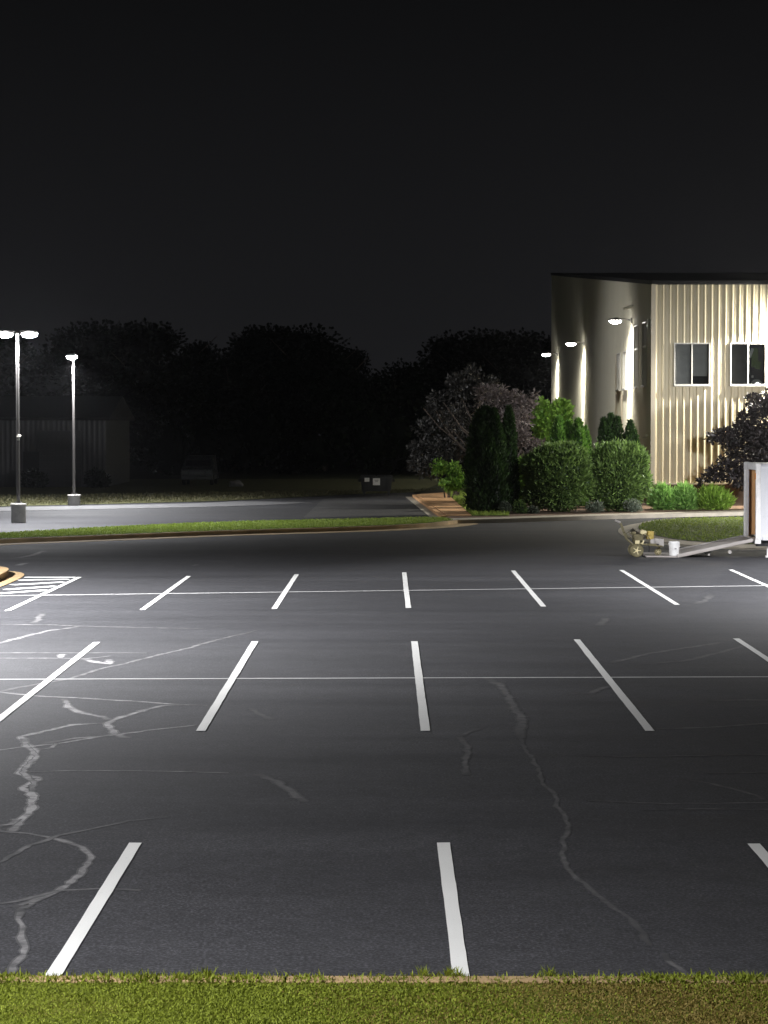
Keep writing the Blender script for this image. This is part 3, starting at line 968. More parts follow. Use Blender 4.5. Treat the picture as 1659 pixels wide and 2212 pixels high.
def cluster_crown(name, blobs, n, L, W, mat, rng, parent=None, up=.25, core=True, shell=.55, dark_in=False):
    """leaf clumps over several ellipsoid limbs: blobs = (cx,cy,cz,rx,ry,rz)"""
    Vs, Fs, Ts = [], [], []
    off = 0
    vol = np.array([b[3] * b[4] + b[5] * b[3] for b in blobs]); vol = vol / vol.sum()
    for b, fr in zip(blobs, vol):
        m = max(30, int(n * fr))
        d = unit_dirs(m, rng)
        r = lumps(d, rng) * (shell + (1 - shell) * rng.uniform(0, 1, m) ** .5)
        c = np.array(b[:3]); s = np.array(b[3:])
        P = c + d * r[:, None] * s
        # gather leaves into sprays
        k = max(4, m // 14)
        cen = P[rng.integers(0, m, k)]
        idx = rng.integers(0, k, m)
        mixw = rng.uniform(.0, .55, (m, 1))
        P = P * (1 - mixw) + cen[idx] * mixw
        A = d + rng.normal(0, .55, (m, 3)); A[:, 2] += up
        V, Fq = leaf_quads(P, A, np.full(m, L), np.full(m, W), rng)
        Vs.append(V); Fs.append(Fq + off); off += len(V)
        Ts.append(np.clip(rng.uniform(0, 1, m) * .6 + (rng.uniform(0, 1, k)[idx]) * .4, 0, 1))
        if core:
            bm = bmesh.new(); bmesh.ops.create_icosphere(bm, subdivisions=2, radius=1.0)
            cv = np.array([v.co[:] for v in bm.verts]); cf = np.array([[v.index for v in f.verts] + [f.verts[2].index] for f in bm.faces])
            bm.free()
            # triangles stored as quads on a split edge point
            q = []
            ev = list(cv); 
            for f in cf:
                mid = (cv[f[2]] + cv[f[0]]) / 2
                ev.append(mid); q.append((f[0], f[1], f[2], len(ev) - 1))
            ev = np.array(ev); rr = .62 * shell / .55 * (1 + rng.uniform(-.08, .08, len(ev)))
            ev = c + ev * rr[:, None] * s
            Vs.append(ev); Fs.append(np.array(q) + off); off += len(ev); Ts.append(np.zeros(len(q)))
    return mesh_np(name, np.concatenate(Vs), np.concatenate(Fs), mat, parent, np.concatenate(Ts))


def trunk(parent, h, r, branches, rng, name='trunk', mat=None):
    mb = MB()
    mb.tube([(0, 0, -.05), (.02 * h, 0, h * .35), (-.01 * h, .01 * h, h * .7), (0, 0, h)], [r * 1.3, r, r * .7, r * .35], 9)
    for i in range(branches):
        a = rng.uniform(0, 6.28); z = h * rng.uniform(.35, .85); l = h * rng.uniform(.25, .5)
        p0 = Vector((0, 0, z)); p1 = p0 + Vector((math.cos(a) * l * .5, math.sin(a) * l * .5, l * .35)); p2 = p0 + Vector((math.cos(a) * l, math.sin(a) * l, l * .9))
        mb.tube([p0, p1, p2], [r * .5, r * .32, r * .1], 6)
    return mb.build(name, mat or M_BARK, parent, True)


# dark wood beyond the drive: each tree on its own
rt = np.random.default_rng(21)
protos = []
for v in range(5):
    t = empty('tree', (0, 0, 0))
    bl = []
    for i in range(9):
        a = rt.uniform(0, 6.28); z = rt.uniform(.28, .86); rr = (.34 if z < .6 else .34 * (1.15 - z) / .55) * rt.uniform(.3, .95)
        s = rt.uniform(.15, .24)
        bl.append((math.cos(a) * rr, math.sin(a) * rr, z, s, s, s * rt.uniform(.6, .85)))
    bl.append((0, 0, .5, .27, .27, .36))
    bl = [tuple(10 * q for q in b_) for b_ in bl]
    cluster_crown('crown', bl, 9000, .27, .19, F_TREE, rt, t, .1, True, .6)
    trunk(t, 7.5, .2, 5, rt)
    protos.append(t)
sil = [(-40, 702), (30, 697), (100, 691), (185, 689), (265, 682), (345, 694), (425, 703), (505, 688), (570, 692), (630, 690), (700, 700), (765, 722), (880, 726), (985, 708), (1075, 702), (1140, 703), (1215, 700)]
tl_ = ['tree of the dark wood, %s' % s for s in (
    'behind the twin-headed lamp post at the picture edge', 'straight behind the twin-headed lamp post', 'between the two lamp posts', 'behind the single-headed lamp post', 'tallest one just right of the single-headed lamp',
    'above the dim shed corner', 'narrow and low beside the first gap in the skyline', 'high one right of the first skyline gap', 'flat-topped in the middle of the high skyline', 'broad one in the middle of the high skyline',
    'where the high skyline starts to fall', 'on the falling skyline above the dumpster', 'low one right of the lowest skyline gap', 'rounded one over the plum tree', 'broad one next to the hall', 'close against the far hall end',
    'half hidden behind the hall')]
for i, (px, py) in enumerate(sil):
    Y = 176 + (i * 37 % 23)
    p = at(px, py, Y)
    H = p.z + .15
    src = protos[i % 5]
    o = src if i < 5 else copy_tree(src)
    o.location = (p.x, Y, 0)
    o.rotation_euler = (0, 0, i * 1.9)
    k = H / 10.6
    wd = (1.12 + .25 * ((i * 7) % 5) / 4)
    if i in (6, 11): wd *= .68
    o.scale = (k * wd, k * wd, k)
    tag(o, tl_[i], 'tree', 'trees of the dark wood')
rs_ = np.random.default_rng(5)
bl = []
for i in range(70):
    bl.append((-75 + i * 2.1, 168 + rs_.uniform(-3, 3), rs_.uniform(1.2, 3.6), rs_.uniform(1.6, 2.6), 1.6, rs_.uniform(1.6, 3.2)))
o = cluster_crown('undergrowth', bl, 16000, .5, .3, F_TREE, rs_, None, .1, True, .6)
tag(o, 'black undergrowth filling the foot of the dark wood', 'undergrowth', kind='stuff')


def conifer(name, loc, spires, n, label, mat, group=None, L=.16, W=.055, seed=0, cat='shrub'):
    """upright evergreen: spires = (dx, dy, radius, height)"""
    rg = np.random.default_rng(seed)
    Vs, Fs, Ts = [], [], []
    off = 0
    tot = sum(s[2] * s[3] for s in spires)
    t = empty(name, loc)
    tag(t, label, cat, group)
    for (dx, dy, r, h) in spires:
        m = int(n * r * h / tot)
        u = rg.uniform(0, 1, m) ** .9
        a = rg.uniform(0, 2 * math.pi, m)
        prof = np.minimum(1, (u + .04) * 9) ** .5 * np.clip(1 - u ** 3.2, 0, 1) ** .8
        lump = 1 + .14 * np.sin(a * 3 + u * 9 + dx * 7) + .09 * np.sin(a * 7 - u * 21) + rg.normal(0, .05, m)
        rad = r * prof * lump * (.72 + .3 * rg.uniform(0, 1, m))
        P = np.column_stack([dx + np.cos(a) * rad, dy + np.sin(a) * rad, u * h * .97 + .02])
        A = np.column_stack([np.cos(a) * .55, np.sin(a) * .55, np.full(m, .9)]) + rg.normal(0, .28, (m, 3))
        V, Fq = leaf_quads(P, A, np.full(m, L), np.full(m, W), rg, .15)
        Vs.append(V); Fs.append(Fq + off); off += len(V)
        Ts.append(np.clip(.5 + .3 * np.sin(a * 3 + u * 9 + dx * 7) + rg.normal(0, .25, m), 0, 1))
        k, q = 12, 14
        cv = []; cf = []
        for i in range(q + 1):
            uu = i / q; pr_ = .7 * r * min(1, (uu + .04) * 9) ** .5 * max(.01, 1 - uu ** 3.2) ** .8
            for j in range(k): cv.append((dx + pr_ * math.cos(6.2832 * j / k), dy + pr_ * math.sin(6.2832 * j / k), uu * h * .93))
        for i in range(q):
            for j in range(k): cf.append((i * k + j, i * k + (j + 1) % k, (i + 1) * k + (j + 1) % k, (i + 1) * k + j))
        Vs.append(np.array(cv)); Fs.append(np.array(cf) + off); off += len(cv); Ts.append(np.zeros(len(cf)))
    mesh_np('foliage', np.concatenate(Vs), np.concatenate(Fs), mat, t, np.concatenate(Ts))
    MB().tube([(spires[0][0], spires[0][1], -.1), (spires[0][0], spires[0][1], .8)], .07).build('stem', M_BARK, t)
    return t


def shrub(name, loc, blobs, n, L, W, mat, label, group=None, seed=0, up=.5, shell=.62, cat='shrub', stems=5):
    rg = np.random.default_rng(seed)
    t = empty(name, loc)
    tag(t, label, cat, group)
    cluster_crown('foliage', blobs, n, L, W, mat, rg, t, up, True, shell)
    mb = MB()
    zt = max(b[2] for b in blobs)
    for i in range(stems):
        b = blobs[i % len(blobs)]
        mb.tube([(b[0] * .3, b[1] * .3, -.08), (b[0] * .6, b[1] * .6, b[2] * .5), (b[0], b[1], b[2])], [.035, .025, .012], 6)
    mb.build('stem', M_BARK, t, True)
    return t


def px_x(px, Y): return at(px, 1000, Y).x
def px_z(py, Y): return at(800, py, Y).z


# tall arborvitae pair left of the rounded shrubs
Y = 90.0
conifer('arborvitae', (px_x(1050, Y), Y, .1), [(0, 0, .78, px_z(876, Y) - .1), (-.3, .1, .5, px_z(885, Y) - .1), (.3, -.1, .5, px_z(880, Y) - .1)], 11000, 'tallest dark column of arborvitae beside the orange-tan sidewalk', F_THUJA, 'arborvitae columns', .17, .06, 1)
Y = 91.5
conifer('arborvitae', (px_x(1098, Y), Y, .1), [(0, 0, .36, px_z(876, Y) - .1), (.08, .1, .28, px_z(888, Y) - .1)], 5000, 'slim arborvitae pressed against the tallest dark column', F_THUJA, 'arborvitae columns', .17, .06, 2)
# arborvitae behind the rounded shrubs
Y = 97.5
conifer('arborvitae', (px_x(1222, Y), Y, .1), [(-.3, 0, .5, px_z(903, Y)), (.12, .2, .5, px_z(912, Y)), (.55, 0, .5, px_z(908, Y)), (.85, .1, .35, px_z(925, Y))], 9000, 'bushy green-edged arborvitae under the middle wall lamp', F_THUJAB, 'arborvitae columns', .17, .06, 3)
Y = 96.0
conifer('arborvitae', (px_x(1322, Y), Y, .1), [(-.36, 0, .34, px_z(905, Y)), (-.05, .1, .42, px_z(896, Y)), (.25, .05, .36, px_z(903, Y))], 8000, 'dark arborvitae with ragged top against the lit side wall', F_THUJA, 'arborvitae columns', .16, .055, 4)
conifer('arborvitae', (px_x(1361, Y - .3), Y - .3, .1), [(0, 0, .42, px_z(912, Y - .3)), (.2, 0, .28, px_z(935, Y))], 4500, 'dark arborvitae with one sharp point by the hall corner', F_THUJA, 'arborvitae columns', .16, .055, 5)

# rounded shrubs
Y = 91.5
def round_blobs(w, h):
    return [(0, 0, h * .52, w * .5, w * .46, h * .5), (-w * .22, -.15, h * .6, w * .28, w * .3, h * .36), (w * .22, -.15, h * .62, w * .28, w * .3, h * .36), (0, -.3, h * .35, w * .44, w * .3, h * .36), (w * .1, .1, h * .75, w * .3, w * .3, h * .27), (w * .33, -.1, h * .74, w * .17, w * .2, h * .2), (-w * .12, -.2, h * .86, w * .16, w * .2, h * .14), (w * .42, 0, h * .42, w * .13, w * .2, h * .22), (-w * .38, -.1, h * .66, w * .15, w * .2, h * .18), (w * .24, 0, h * .9, w * .11, w * .15, h * .12), (-w * .3, -.3, h * .25, w * .22, w * .2, h * .2)]
w_ = 145 * Y / F
shrub('round_shrub', (px_x(1203, Y), Y, .1), round_blobs(w_, px_z(962, Y) - .05), 22000, .21, .06, F_YEW, 'big rounded evergreen shrub next to the tallest arborvitae', 'rounded shrubs in the bed', 11)
Y = 92.3
w_ = 128 * Y / F
shrub('round_shrub', (px_x(1336, Y), Y, .1), round_blobs(w_, px_z(962, Y) - .05), 22000, .21, .06, F_YEW, 'big rounded evergreen shrub nearest the hall corner', 'rounded shrubs in the bed', 12)
# low bright shrubs at the corner
Y = 93.6
for px, wpx, top, lab, sd_, mt in ((1434, 58, 1050, 'low feathery green shrub right beside the hall corner', 13, F_FEATHER), (1481, 56, 1048, 'low feathery green shrub between its two neighbours', 14, F_FEATHER), (1542, 84, 1052, 'low lime green shrub under the dark purple tree', 15, F_LIME)):
    w_ = wpx * Y / F; h_ = px_z(top, Y) - .1
    shrub('low_shrub', (px_x(px, Y), Y, .1), [(0, 0, h_ * .36, w_ * .48, w_ * .45, h_ * .5), (-w_ * .06, -.1, h_ * .55, w_ * .30, w_ * .3, h_ * .42)], 2600, .30, .06, mt, lab, 'low bright shrubs at the hall front', sd_, 1.1)
# silver ground plants
for px, py, wpx, hpx, lab, sd_ in ((1090, 1114, 26, 26, 'small grey-green plant at the foot of the tallest arborvitae', 21), (1122, 1114, 30, 28, 'small dark mound plant left of the rounded shrubs', 22), (1150, 1114, 24, 14, 'tiny silver plant on the bed edge', 23), (1283, 1110, 40, 26, 'silver-leaved plant between the two rounded shrubs', 24), (1365, 1108, 40, 30, 'pale green plant at the foot of the right rounded shrub', 25)):
    Yp = 89.4 + (px - 1090) / 300 * 1.5
    w_ = wpx * Yp / F; h_ = hpx * Yp / F
    shrub('ground_plant', (px_x(px, Yp), Yp, .1), [(0, 0, h_ * .45, w_ * .5, w_ * .4, h_ * .55), (w_ * .2, 0, h_ * .4, w_ * .35, w_ * .3, h_ * .5)], 700, .11, .04, F_SILVER if sd_ != 22 else F_YEW, lab, 'small plants along the bed edge', sd_, .6)
# light green shrub glimpsed between
Y = 95.0
shrub('leafy_shrub', (px_x(1120, Y), Y, .1), [(0, 0, 1.0, .38, .3, .9), (.12, 0, 1.7, .28, .25, .5), (-.08, 0, .5, .35, .3, .5)], 2200, .18, .08, F_BROAD, 'bright leafy shrub glimpsed right of the tallest arborvitae', None, 31, .3)
Y = 112.0
sh = px_z(868, Y)
shrub('leafy_tree', (px_x(1194, Y), Y, .1), [(-.45, 0, sh * .80, .60, .6, sh * .2), (.45, 0, sh * .84, .55, .6, sh * .17), (0, .1, sh * .62, .85, .7, sh * .22), (.1, 0, sh * .35, .8, .7, sh * .3)], 5500, .26, .15, F_BROAD, 'bright broad-leaved small tree glowing under the far wall lamps', None, 32, .2, cat='tree')
Y = 108.0
s1 = px_z(1000, Y)
shrub('sapling', (px_x(968, Y), Y, .1), [(-.45, 0, s1 * .82, .42, .4, s1 * .2), (.2, 0, s1 * .78, .45, .4, s1 * .2), (.55, 0, s1 * .45, .6, .4, s1 * .22), (.0, 0, s1 * .4, .4, .4, s1 * .15)], 1700, .17, .10, F_BROAD, 'small green sapling left of the tallest arborvitae', None, 33, .1, cat='tree')

# plum tree, split into a lit and an unlit side by leaf colour
Y = 103.0
pt = empty('plum_tree', (px_x(1030, Y), Y, .1))
tag(pt, 'thin right side of the plum tree, wall lamp light put into its pinkish grey leaves', 'tree')
rg = np.random.default_rng(44)
def pb(px, py, rpx, rz=None):
    p = at(px, py, Y); r = rpx * Y / F
    return (p.x - pt.location.x, rg.uniform(-.9, .9), p.z - .1, r, r, (rz or rpx * .8) * Y / F)
bl = [pb(1075, 858, 30), pb(1110, 866, 30), pb(1140, 872, 20), pb(1128, 905, 32), pb(1095, 905, 34), pb(1120, 945, 34), pb(1155, 965, 24), pb(1142, 990, 28), pb(1100, 985, 34), pb(1050, 850, 26), pb(1170, 958, 10), pb(1153, 852, 9)]
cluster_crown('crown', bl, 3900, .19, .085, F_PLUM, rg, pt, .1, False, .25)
trunk(pt, 4.2, .11, 10, np.random.default_rng(8))
Y = 109.0
pt = empty('plum_tree_unlit', (px_x(985, Y), Y, .1))
tag(pt, 'wide left side of the plum tree, shade put into its dark grey leaves', 'tree')
bl = [pb(950, 880, 36), pb(1000, 840, 40), pb(1050, 838, 36), pb(930, 925, 34), pb(985, 905, 44), pb(912, 972, 30), pb(955, 975, 40), pb(1040, 900, 44), pb(900, 1005, 22), pb(893, 965, 12), pb(940, 862, 18), pb(1010, 960, 50), pb(925, 1010, 30), pb(1020, 805, 22), pb(980, 820, 16), pb(965, 1010, 36)]
cluster_crown('crown', bl, 8000, .21, .09, F_PLUMDIM, rg, pt, .1, False, .25)
trunk(pt, 4.4, .13, 12, np.random.default_rng(18))
# dark purple tree before the front wall
Y = 93.8
dt = empty('purple_tree', (px_x(1668, Y), Y, .1))
tag(dt, 'dark purple-leaved tree between the hall front and the trailer', 'tree')
def db(px, py, rpx):
    p = at(px, py, Y); r = rpx * Y / F
    return (p.x - dt.location.x, rg.uniform(-.7, .7), p.z - .1, r, r, r * .7)
bl = [db(1640, 880, 34), db(1690, 870, 50), db(1610, 905, 26), db(1600, 935, 36), db(1560, 940, 24), db(1538, 945, 14), db(1650, 945, 55), db(1700, 930, 60), db(1600, 975, 34), db(1575, 955, 20), db(1650, 1000, 46), db(1580, 1010, 24), db(1545, 1025, 26), db(1600, 1032, 34), db(1520, 1040, 12), db(1650, 1040, 40), db(1700, 1000, 60), db(1625, 860, 14), db(1750, 930, 60), db(1740, 880, 50), db(1555, 995, 10)]
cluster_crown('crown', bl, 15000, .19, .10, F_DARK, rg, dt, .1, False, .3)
trunk(dt, 3.6, .10, 10, np.random.default_rng(9), mat=M_BARK)

# ------------------------------------------------------------------ the trailer
YT = 61.6
XT = at(1635, 1100, YT).x
tr = empty('cargo_trailer', (XT, YT, 0))
tag(tr, 'white enclosed cargo trailer with its rear ramp lowered onto the asphalt', 'trailer')
W_, LT = 2.15, 5.2
zb_, zt_ = .50, 2.62
mb = MB()
# skin: two sides, roof with rounded edges, nose
def arch(x):
    pts = [(0, zb_)]
    for k in range(5):
        a = math.pi - k * math.pi / 8
        pts.append((.14 + .14 * math.cos(a), zt_ - .14 + .14 * math.sin(a)))
    for k in range(5):
        a = math.pi / 2 - k * math.pi / 8
        pts.append((W_ - .14 + .14 * math.cos(a), zt_ - .14 + .14 * math.sin(a)))
    pts.append((W_, zb_))
    return [mb.bm.verts.new((x, y, z)) for y, z in pts]
a1_, a2_ = arch(.10), arch(LT)
for i in range(len(a1_) - 1): mb.bm.faces.new((a1_[i], a1_[i + 1], a2_[i + 1], a2_[i]))
mb.bm.faces.new(a2_)
mb.build('shell', M_WHITE, tr, True)
mb = MB(); mb.box((LT / 2 + .1, .03, zt_ - .24), (LT - .12, .02, .02)); mb.box((LT / 2 + .1, -.012, zb_ + .04), (LT - .12, .02, .10))
for i in range(5): mb.box((.8 + i * 1.0, -.004, (zb_ + zt_) / 2 - .05), (.03, .012, zt_ - zb_ - .4))
mb.build('side_trim', M_WHITE, tr)
# rear frame
mb = MB()
mb.box((.04, .055, (zb_ + zt_) / 2 - .02), (.14, .13, zt_ - zb_ - .06), bevel=.03); mb.box((.04, W_ - .07, (zb_ + zt_) / 2 - .02), (.14, .15, zt_ - zb_ - .06), bevel=.03)
mb.box((.04, W_ / 2, zt_ - .09), (.16, W_ - .02, .20), bevel=.04)
mb.box((.04, W_ / 2, zb_ - .05), (.16, W_, .12), bevel=.01)
mb.build('rear_frame', M_ALU, tr)
mb = MB()
mb.box((LT / 2, W_ - .05, (zb_ + zt_) / 2), (LT - .2, .02, zt_ - zb_ - .1)); mb.box((LT / 2, .05, (zb_ + zt_) / 2), (LT - .2, .02, zt_ - zb_ - .1)); mb.box((LT - .1, W_ / 2, (zb_ + zt_) / 2), (.02, W_ - .2, zt_ - zb_ - .1))
mb.build('plywood_lining', M_PLY, tr)
mb = MB(); mb.box((LT / 2 + .05, W_ / 2, zb_ - .03), (LT - .1, W_ - .12, .06)); mb.box((LT / 2, .15, zb_ - .12), (LT, .08, .12)); mb.box((LT / 2, W_ - .15, zb_ - .12), (LT, .08, .12)); mb.box((LT + .7, W_ / 2, zb_ - .12), (1.4, .1, .1))
mb.build('floor_frame', M_BLACK, tr)
for wx in (2.2, 3.05):
    for wy in (.02, W_ - .02):
        mb = MB(); mb.lathe([(.16, -.10), (.30, -.10), (.345, -.06), (.345, .06), (.30, .10), (.16, .10)], (wx, wy, .345), 28, 'Y')
        wo = mb.build('wheel', M_TYRE, tr, True)
        MB().lathe([(.03, -.112), (.16, -.112), (.17, -.08), (.05, -.06)], (wx, wy, .345), 20, 'Y').build('rim', M_ALU, wo, True)
    MB().box((wx, -.02, .78), (.86, .24, .04), bevel=.015).build('fender', M_ALU, tr)
mb = MB(); mb.cyl((.35, .25, .05), (.35, .25, zb_ - .1), .03); mb.cyl((.35, .25, .0), (.35, .25, .05), .07)
mb.build('jack', M_ALU, tr)
MB().box((-.035, .05, zt_ - .35), (.03, .06, .18), bevel=.01).build('marker_lamp', simple('amber_plastic', (.6, .22, .03), .3), tr)
# ramp with flap
mb = MB()
re = G(1462, 1204)                      # near corner where the ramp touches the ground
x0 = re.x - XT
x1 = -.06; zr = zb_ - .02
ang = math.atan2(zr - .03, x1 - x0)
Lr = math.hypot(zr - .03, x1 - x0)
mb.box(((x0 + x1) / 2, W_ / 2, (zr + .03) / 2), (Lr, W_ - .24, .06), rot=(0, -ang, 0), bevel=.012)
mb.build('ramp', M_RAMP, tr)
mb = MB()
for wy in (.16, W_ - .16): mb.box(((x0 + x1) / 2, wy, (zr + .03) / 2 + .01), (Lr, .06, .10), rot=(0, -ang, 0), bevel=.01)
for wy in (.35, 1.0, 1.7): mb.box((x0 + .9, wy, .10), (.06, .10, .10))
mb.build('ramp_edge', M_GRAYP, tr)
mb = MB(); mb.box((x0 - .44, W_ / 2, .022), (.86, W_ - .26, .03), rot=(0, R(.6), 0), bevel=.006)
mb.build('ramp_flap', M_RAMP, tr)
mb = MB(); mb.cyl((x0 + 1.45, .14, .16), (x0 + 1.45, .08, .16), .05, n=12)
mb.build('ramp_roller', M_GRAYP, tr)

# bucket on the flap
bp = G(1449, 1200)
bk = empty('bucket', (bp.x, YT + .40, .042))
tag(bk, 'white plastic paint bucket at the end of the trailer ramp', 'bucket')
MB().lathe([(.125, 0), (.13, .01), (.148, .33), (.155, .335), (.155, .36), (.15, .365), (.15, .385), (.148, .40), (.02, .40)], n=28).build('bucket_body', M_BUCKET, bk, True)
mb = MB(); mb.tube([(-.155, 0, .34)] + [(-.165 * math.cos(a), -.17 * math.sin(a) , .34 - .16 * math.sin(a)) for a in [i * math.pi / 8 for i in range(1, 8)]] + [(.155, 0, .34)], .005, 6)
mb.build('handle', M_ALU, bk)
MB().box((.02, -.143, .20), (.05, .004, .03), bevel=.001).build('mark', M_INK, bk)

# ------------------------------------------------------------------ line striping machine
mp = G(1372, 1202)
sm = empty('striping_machine', (mp.x, YT + .55, 0))
tag(sm, 'yellow walk-behind line striping machine with handlebars, left of the bucket', 'line marker')


def wheel(parent, c, r, w, name='wheel'):
    mb = MB(); mb.lathe([(r * .62, -w / 2), (r * .9, -w / 2), (r, -w * .3), (r, w * .3), (r * .9, w / 2), (r * .62, w / 2)], c, 26, 'Y')
    o = mb.build(name, M_OLIVE, parent, True)
    mb = MB(); mb.lathe([(.02, -w * .56), (r * .2, -w * .56), (r * .22, -w * .4), (r * .6, -w * .36), (r * .64, -w * .5), (r * .66, w * .5), (.02, w * .4)], c, 22, 'Y')
    for k in range(5):
        a = k * 2 * math.pi / 5
        mb.box((c[0] + math.cos(a) * r * .4, c[1] - w * .47, c[2] + math.sin(a) * r * .4), (r * .4, .015, r * .12), rot=(0, -a, 0))
    mb.build('rim', M_CREAM, o, True)
    return o


for wy in (-.26, .26): wheel(sm, (0, wy, .19), .19, .09)
wheel(sm, (.62, 0, .10 + .042), .10, .07, 'front_wheel')
mb = MB()
for wy in (-.2, .2): mb.tube([(-.12, wy, .34), (.1, wy, .36), (.45, wy, .33), (.72, wy * .7, .30)], .022)
mb.tube([(-.10, -.2, .34), (-.10, .2, .34)], .022); mb.tube([(.72, -.14, .30), (.72, .14, .30)], .022); mb.tube([(0, -.3, .19), (0, .3, .19)], .02)
mb.tube([(.66, 0, .32), (.66, .02, .22), (.62, .05, .142)], .02); mb.box((.25, 0, .36), (.62, .42, .03), bevel=.008)
mb.build('frame', M_OLIVE, sm)
mb = MB()
for wy in (-.2, .2):
    mb.tube([(-.08, wy, .34), (-.26, wy, .50), (-.40, wy, .88), (-.44, wy, .96), (-.52, wy, 1.0)], .018)
mb.tube([(-.44, -.2, .96), (-.44, .2, .96)], .018)
mb.tube([(-.33, -.2, .68), (-.33, .2, .68)], .015)
mb.build('handlebar', M_OLIVE, sm)
for wy in (-.2, .2): MB().tube([(-.45, wy, .965), (-.56, wy, 1.015)], .03).build('grip', M_GRAYP, sm)
mb = MB(); mb.box((.06, -.02, .52), (.30, .30, .24), bevel=.05); mb.cyl((.06, -.17, .50), (.06, -.24, .50), .12, n=20); mb.box((-.06, .05, .66), (.14, .16, .10), bevel=.03)
mb.build('engine', M_OLIVE, sm, True)
MB().box((.20, -.10, .69), (.17, .22, .13), rot=(0, .3, 0), bevel=.04).build('fuel_tank', M_CREAM, sm, True)
mb = MB(); mb.box((.02, -.22, .42), (.13, .06, .11), bevel=.025); mb.box((.14, -.21, .43), (.13, .06, .12), rot=(0, .4, 0), bevel=.025)
mb.build('pump_cover', M_CREAM, sm, True)
mb = MB(); mb.lathe([(.10, 0), (.11, .02), (.12, .20), (.10, .22), (.03, .23)], (.39, -.05, .50), 20)
mb.build('paint_hopper', M_YEL, sm, True)
mb = MB(); mb.box((.56, .04, .44), (.34, .34, .16), bevel=.05); mb.box((.70, 0, .40), (.16, .28, .22), bevel=.04)
mb.build('motor_cover', M_GRAYP, sm, True)
mb = MB()
mb.tube([(.10, -.22, .60), (.24, -.30, .66), (.36, -.28, .50), (.36, -.26, .30), (.33, -.27, .16)], .016); mb.tube([(-.1, -.12, .62), (-.22, -.1, .70), (-.30, -.12, .62), (-.2, -.16, .5)], .014); mb.tube([(-.38, -.2, .80), (-.28, -.24, .62), (-.12, -.22, .52)], .01)
mb.build('hose', M_OLIVE, sm)
mb = MB(); mb.tube([(.36, -.05, .34), (.36, -.30, .30)], .012); mb.cyl((.34, -.28, .32), (.34, -.28, .14), .022, n=10)
mb.build('spray_gun', M_BLACK, sm)

# ------------------------------------------------------------------ dumpster
dpos = G(813, 1071)
du = empty('dumpster', (dpos.x, dpos.y, .011))
tag(du, 'dark steel dumpster on short legs with two white stickers', 'dumpster')
wd_, dp_ = 1.66, 1.2
mb = MB(); mb.box((0, .6, .58), (wd_, dp_, .72), bevel=.015, taper=(.90, .9))
for k in (-.5, 0, .5): mb.box((k * 1.2, -.012, .55), (.06, .05, .6))
mb.build('body', M_DUMP, du)
mb = MB(); mb.box((0, .6, .945), (wd_ + .10, dp_ + .08, .05), bevel=.012)
mb.build('rim', M_DUMP, du)
for s in (-1, 1):
    MB().box((s * .42, .62, .995), (.80, dp_ - .02, .05), rot=(R(3), 0, 0), bevel=.02).build('lid', M_BLACK, du)
    MB().box((s * (wd_ / 2 + .06), .6, .78), (.12, .7, .14), bevel=.015).build('lift_pocket', M_DUMP, du)
    for yy in (.12, 1.06):
        lg = MB(); lg.box((s * .64, yy, .14), (.10, .10, .18)); lg.cyl((s * .64 - .03, yy, .06), (s * .64 + .03, yy, .06), .06, n=12)
        lg.build('leg', M_DUMP, du)
tq = dpos.y
def dlx(px): return at(px, 1040, tq).x - dpos.x
for (xa, xb, ya, yb_) in ((787.5, 798, 1041, 1032.5), (805.5, 821, 1048.5, 1033.5)):
    za_, zb2 = px_z(ya, tq), px_z(yb_, tq)
    w2 = dlx(xb) - dlx(xa); cx_ = (dlx(xa) + dlx(xb)) / 2
    yf = -.022
    st = MB(); st.box((cx_, yf - .02, (za_ + zb2) / 2), (w2, .012, zb2 - za_), bevel=.002)
    so = st.build('sticker', M_STICK, du)
    if w2 > .3:
        ik = MB()
        for k in range(3): ik.box((cx_, yf - .028, zb2 - .09 - k * .045), (w2 * (.6 - .1 * k), .006, .022))
        ik.build('sticker_print', M_INK, so)

# ------------------------------------------------------------------ far dim shed, van and boulder
YS = 131.0
xs1, xs0 = at(228, 1000, YS).x, -34.0
zt = at(100, 908, YS).z
sd_o = empty('storage_shed', ((xs0 + xs1) / 2, YS, 0))
tag(sd_o, 'dim grey metal shed behind the lamp posts', 'shed')
wS = xs1 - xs0
mb = MB()
k = int(wS / .3)
prev = None
for i in range(k * 4 + 1):
    x = -wS / 2 + wS * i / (k * 4); y = [0, 0, -.03, -.03][i % 4]
    v0, v1 = mb.bm.verts.new((x, y, 0)), mb.bm.verts.new((x, y, zt))
    if prev: mb.bm.faces.new((prev[0], v0, v1, prev[1]))
    prev = (v0, v1)
mb.box((wS / 2 - .05, 6, zt / 2), (.1, 11.9, zt)); mb.box((-wS / 2 + .05, 6, zt / 2), (.1, 11.9, zt)); mb.box((0, 12, zt / 2), (wS, .1, zt))
mb.build('wall', M_SHED, sd_o)
mb = MB(); mb.prism([(-wS / 2 - .3, -.4), (wS / 2 + .3, -.4), (wS / 2 + .3, 12.4), (-wS / 2 - .3, 12.4)], zt, zt + .15)
v = [mb.bm.verts.new(p) for p in ((-wS / 2 - .3, -.4, zt + .16), (wS / 2 + .3, -.4, zt + .16), (wS / 2 + .3, 6, zt + 1.5), (-wS / 2 - .3, 6, zt + 1.5), (wS / 2 + .3, 12.4, zt + .16), (-wS / 2 - .3, 12.4, zt + .16))]
mb.bm.faces.new((v[0], v[1], v[2], v[3])); mb.bm.faces.new((v[3], v[2], v[4], v[5])); mb.bm.faces.new((v[1], v[4], v[2])); mb.bm.faces.new((v[0], v[3], v[5]))
mb.build('roof', M_ROOF, sd_o)
ox = (xs0 + xs1) / 2
